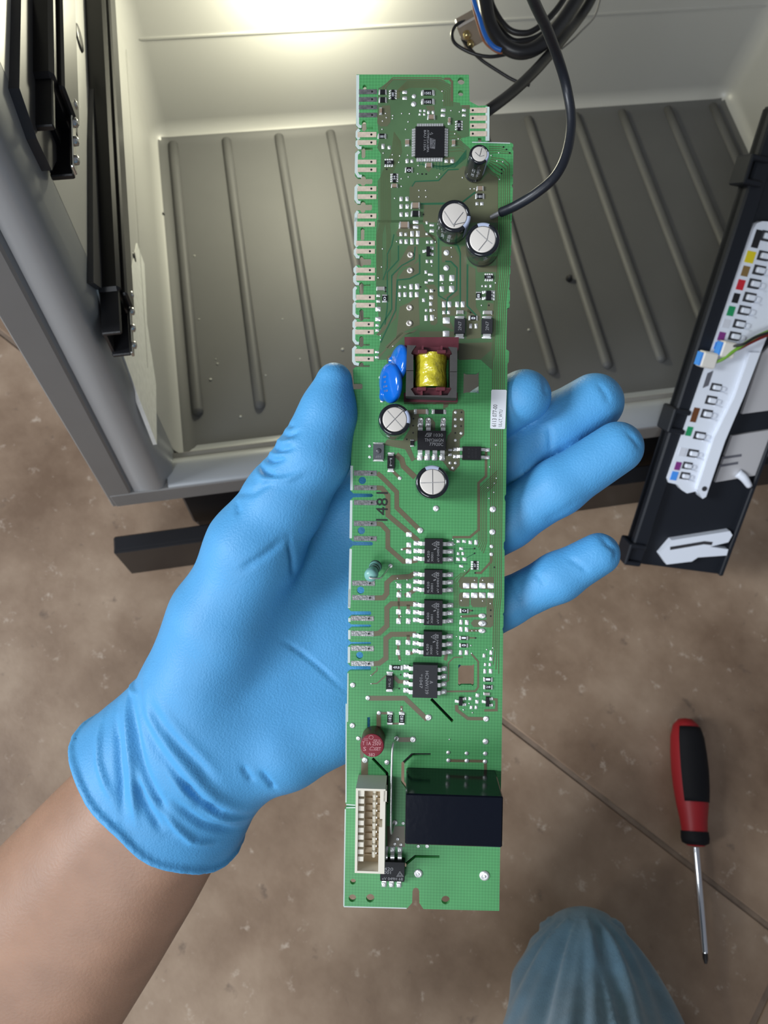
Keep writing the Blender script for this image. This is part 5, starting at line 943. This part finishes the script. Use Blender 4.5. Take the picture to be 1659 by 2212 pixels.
for pts, amp, wd in ((((390, 1225), (415, 1400), (560, 1600), (700, 1790), (905, 1960)), -.55, 2.4), (((420, 1230), (480, 1400), (620, 1590), (760, 1770), (880, 1880)), .9, 2.6), (((300, 1310), (345, 1450), (385, 1620), (400, 1800), (410, 1890)), 1.0, 1.6), (((330, 1300), (395, 1480), (440, 1620), (520, 1790), (560, 1950)), -1.0, 2.0),
                      (((250, 1420), (300, 1560), (330, 1700), (350, 1880)), -1.0, 1.9), (((170, 1480), (210, 1640), (300, 1800)), .8, 1.7), (((290, 1310), (330, 1330), (390, 1330)), .8, 1.2), (((600, 1650), (700, 1800), (790, 1880)), -1.3, 2.0), (((520, 1560), (640, 1740), (760, 1880), (870, 1960)), .8, 1.5), (((440, 1700), (560, 1880), (640, 2000), (740, 2040)), .9, 1.7), (((390, 1650), (460, 1820), (530, 1950)), -.9, 1.8), (((560, 1760), (700, 1920), (830, 2010)), -1.0, 2.0),
                      (((430, 1290), (540, 1450), (700, 1600), (780, 1720)), -.45, 2.2), (((480, 1280), (640, 1480), (800, 1680)), .35, 2.4), (((960, 1650), (1000, 1720), (1020, 1770)), -.8, 1.1), (((880, 1620), (930, 1720)), -.5, 1.2),
                      (((1040, 1070), (1120, 1130), (1220, 1210), (1340, 1320)), -.5, .8), (((1110, 590), (1120, 700), (1115, 800)), -.6, .9), (((900, 740), (1000, 680), (1110, 590)), -.5, 1.6),
                      (((960, 265), (1000, 300), (1070, 330)), -.8, .9), (((950, 300), (1010, 345), (1110, 345), (1200, 300)), .6, 1.2), (((985, 235), (1040, 260), (1110, 250)), -.8, .9), (((1020, 190), (1080, 215), (1150, 205)), -.7, .9), (((1050, 130), (1110, 150), (1170, 135)), -.6, .9), (((1075, 95), (1140, 110)), -.5, .9), (((1000, 215), (1060, 240), (1120, 232)), .5, .8), (((1035, 160), (1090, 182), (1160, 172)), .5, .8), (((830, 400), (960, 400), (1080, 330)), -.4, 1.5), (((870, 430), (900, 500)), -.4, 1.2)):
    D_ += ridge(V, N, zr(*pts), amp*.0017, wd*.0008)
zf = lambda *pts: [np.array(bp(1060+x/3.4556, 760+y/3.4556, -.006)) for x, y in pts]
for pts, amp, wd in ((((450, 540), (470, 640), (480, 750)), -.8, .8), (((820, 200), (880, 290), (920, 380)), -.5, .9), (((390, 190), (390, 290), (410, 340)), -.4, .8), (((960, 590), (1040, 680), (1090, 740)), -.5, .9), (((800, 1350), (850, 1430), (920, 1480), (890, 1560)), -.6, 1.0), (((560, 1530), (640, 1580), (720, 1650)), -.5, .8), (((330, 1640), (410, 1750)), -.4, .9), (((380, 1290), (520, 1200), (680, 1080)), -.3, 1.6), (((110, 1640), (200, 1800), (260, 1900)), -.4, 1.0)):
    D_ += ridge(V, N, zf(*pts), amp*.001, wd*.001)
V = V+N*D_[:, None]
pe = thing('person', 'kneeling person in blue disposable glove and blue trousers holding the green board', 'person', BM)
gl = link('glove', np_mesh('glove', V, Fq, GLOVE), pe)
# forearm: one tapering skin surface running up inside the cuff
fs_ = [Jt(*p) for p in ((470, 1560, -24, 118), (400, 1650, -26, 150), (340, 1735, -30, 176), (265, 1835, -35, 196), (165, 1965, -42, 218), (30, 2140, -50, 243), (-160, 2390, -60, 268), (-340, 2630, -70, 280))]
vs = []; fcs = []; NS = 48
P_ = [np.array(p[:3]) for p in fs_]; rows = []
for i in range(len(P_)-1):
    for k in range(8): t = k/8; rows.append((P_[i]*(1-t)+P_[i+1]*t, fs_[i][3]*(1-t)+fs_[i+1][3]*t))
rows.append((P_[-1], fs_[-1][3]))
for i, (p, r) in enumerate(rows):
    d = rows[min(i+2, len(rows)-1)][0]-rows[max(i-2, 0)][0]; d /= np.linalg.norm(d); e1_ = np.cross(d, [0, 0, 1]); e1_ /= np.linalg.norm(e1_); e2_ = np.cross(e1_, d)
    for k in range(NS):
        a = 2*math.pi*k/NS; s_ = i/len(rows)
        bul = 1+.025*math.cos(2*a+.6)+.03*math.exp(-((a-1.2)/.35)**2)*(1-s_)-.03*math.exp(-((a-1.75)/.3)**2)*(1-s_)+.02*math.exp(-((a-2.2)/.3)**2)
        vs.append(p+(e1_*math.cos(a)+e2_*math.sin(a)*.80)*r*bul)
for i in range(len(rows)-1):
    for k in range(NS): fcs.append((i*NS+k, i*NS+(k+1) % NS, (i+1)*NS+(k+1) % NS, (i+1)*NS+k))
bf = MB(); bf.add(vs, fcs, SKIN, True); bf.add([vs[k] for k in range(NS)], [tuple(range(NS))[::-1]], SKIN); bf.add([vs[(len(rows)-1)*NS+k] for k in range(NS)], [tuple(range(NS))], SKIN)
bf.obj('forearm', pe)
# trouser leg: kneecap on the tiles, thigh rising toward the camera
def kp(px, py, D, r): return (*dep(px, py, D), r*D/FPX)
leg = [kp(1266, 2054, .515, 72), kp(1268, 2120, .510, 124), kp(1282, 2245, .490, 183), kp(1312, 2480, .42, 225), kp(1350, 2900, .34, 310)]
shin = [kp(1268, 2130, .512, 110), kp(1330, 2420, .50, 150), kp(1400, 2800, .47, 180)]
def leg_sdf(P):
    return smin(chain(P, leg, .02), chain(P, shin, .02), .02)
allp = np.array([p[:3] for p in leg+shin]); 
Vk, Fk = surface_net(leg_sdf, allp.min(0)-.075, allp.max(0)+.075, .0026)
Vk = smooth_verts(Vk, Fk, 3); Nk = vnormals(Vk, Fk)
camv = (Vk-CP) @ RW; U = camv[:, 0]/camv[:, 2]*FPX+CX; W = camv[:, 1]/camv[:, 2]*FPX+CY
tt = np.clip((W-1975)/240, .06, 1.6); xx = (U-(1262+(W-1975)*.06))/(tt**.55+.05)                       # folds fan out from the kneecap
dk = .0010*np.sin(xx/13.)+.0007*np.sin(xx/7.1+1.3+W/90)+.0008*np.sin(xx/23.+W/140)
dk += .0016*np.exp(-((U-(1268+(W-1980)*.27))/9)**2)*np.clip((W-1960)/40, 0, 1)
Vk = Vk+Nk*(1.5*dk*np.clip((W-1965)/60, 0, 1))[:, None]
ko = link('trouser_leg', np_mesh('trouser_leg', Vk, Fk, JEANS), pe); ko.matrix_parent_inverse = pe.matrix_world.inverted()

# ------------------------------------------------------------ black cable soldered to the board
def bw(px, py, z): return BM @ Vector((*bp(px, py, z), z))
pts = [bw(1060, 470, .0004), bw(1068, 466, .0012), bw(1082, 459, .003), bw(1115, 444, .007), bw(1160, 416, .011), bw(1200, 380, .013), bw(1224, 330, .013), bw(1234, 262, .012), bw(1224, 190, .013), bw(1205, 125, .020), bw(1180, 60, .032), bw(1152, 0, .045), bw(1118, -90, .062), bw(1060, -300, .085), bw(1000, -600, .10)]
mc_ = MB(); mc_.tube(pts[2:], .00152, CABJ, 16, 6); mo = mc_.obj('power_cable'); tag(mo, 'black cable curving from the right edge of the green board up across the compartment', 'cable')
MB().tube(pts[:3], [.0007, .0008, .0008], mat('stripped_end', (.33, .33, .34), .4, .5), 10, 4).obj('stripped_end', mo)
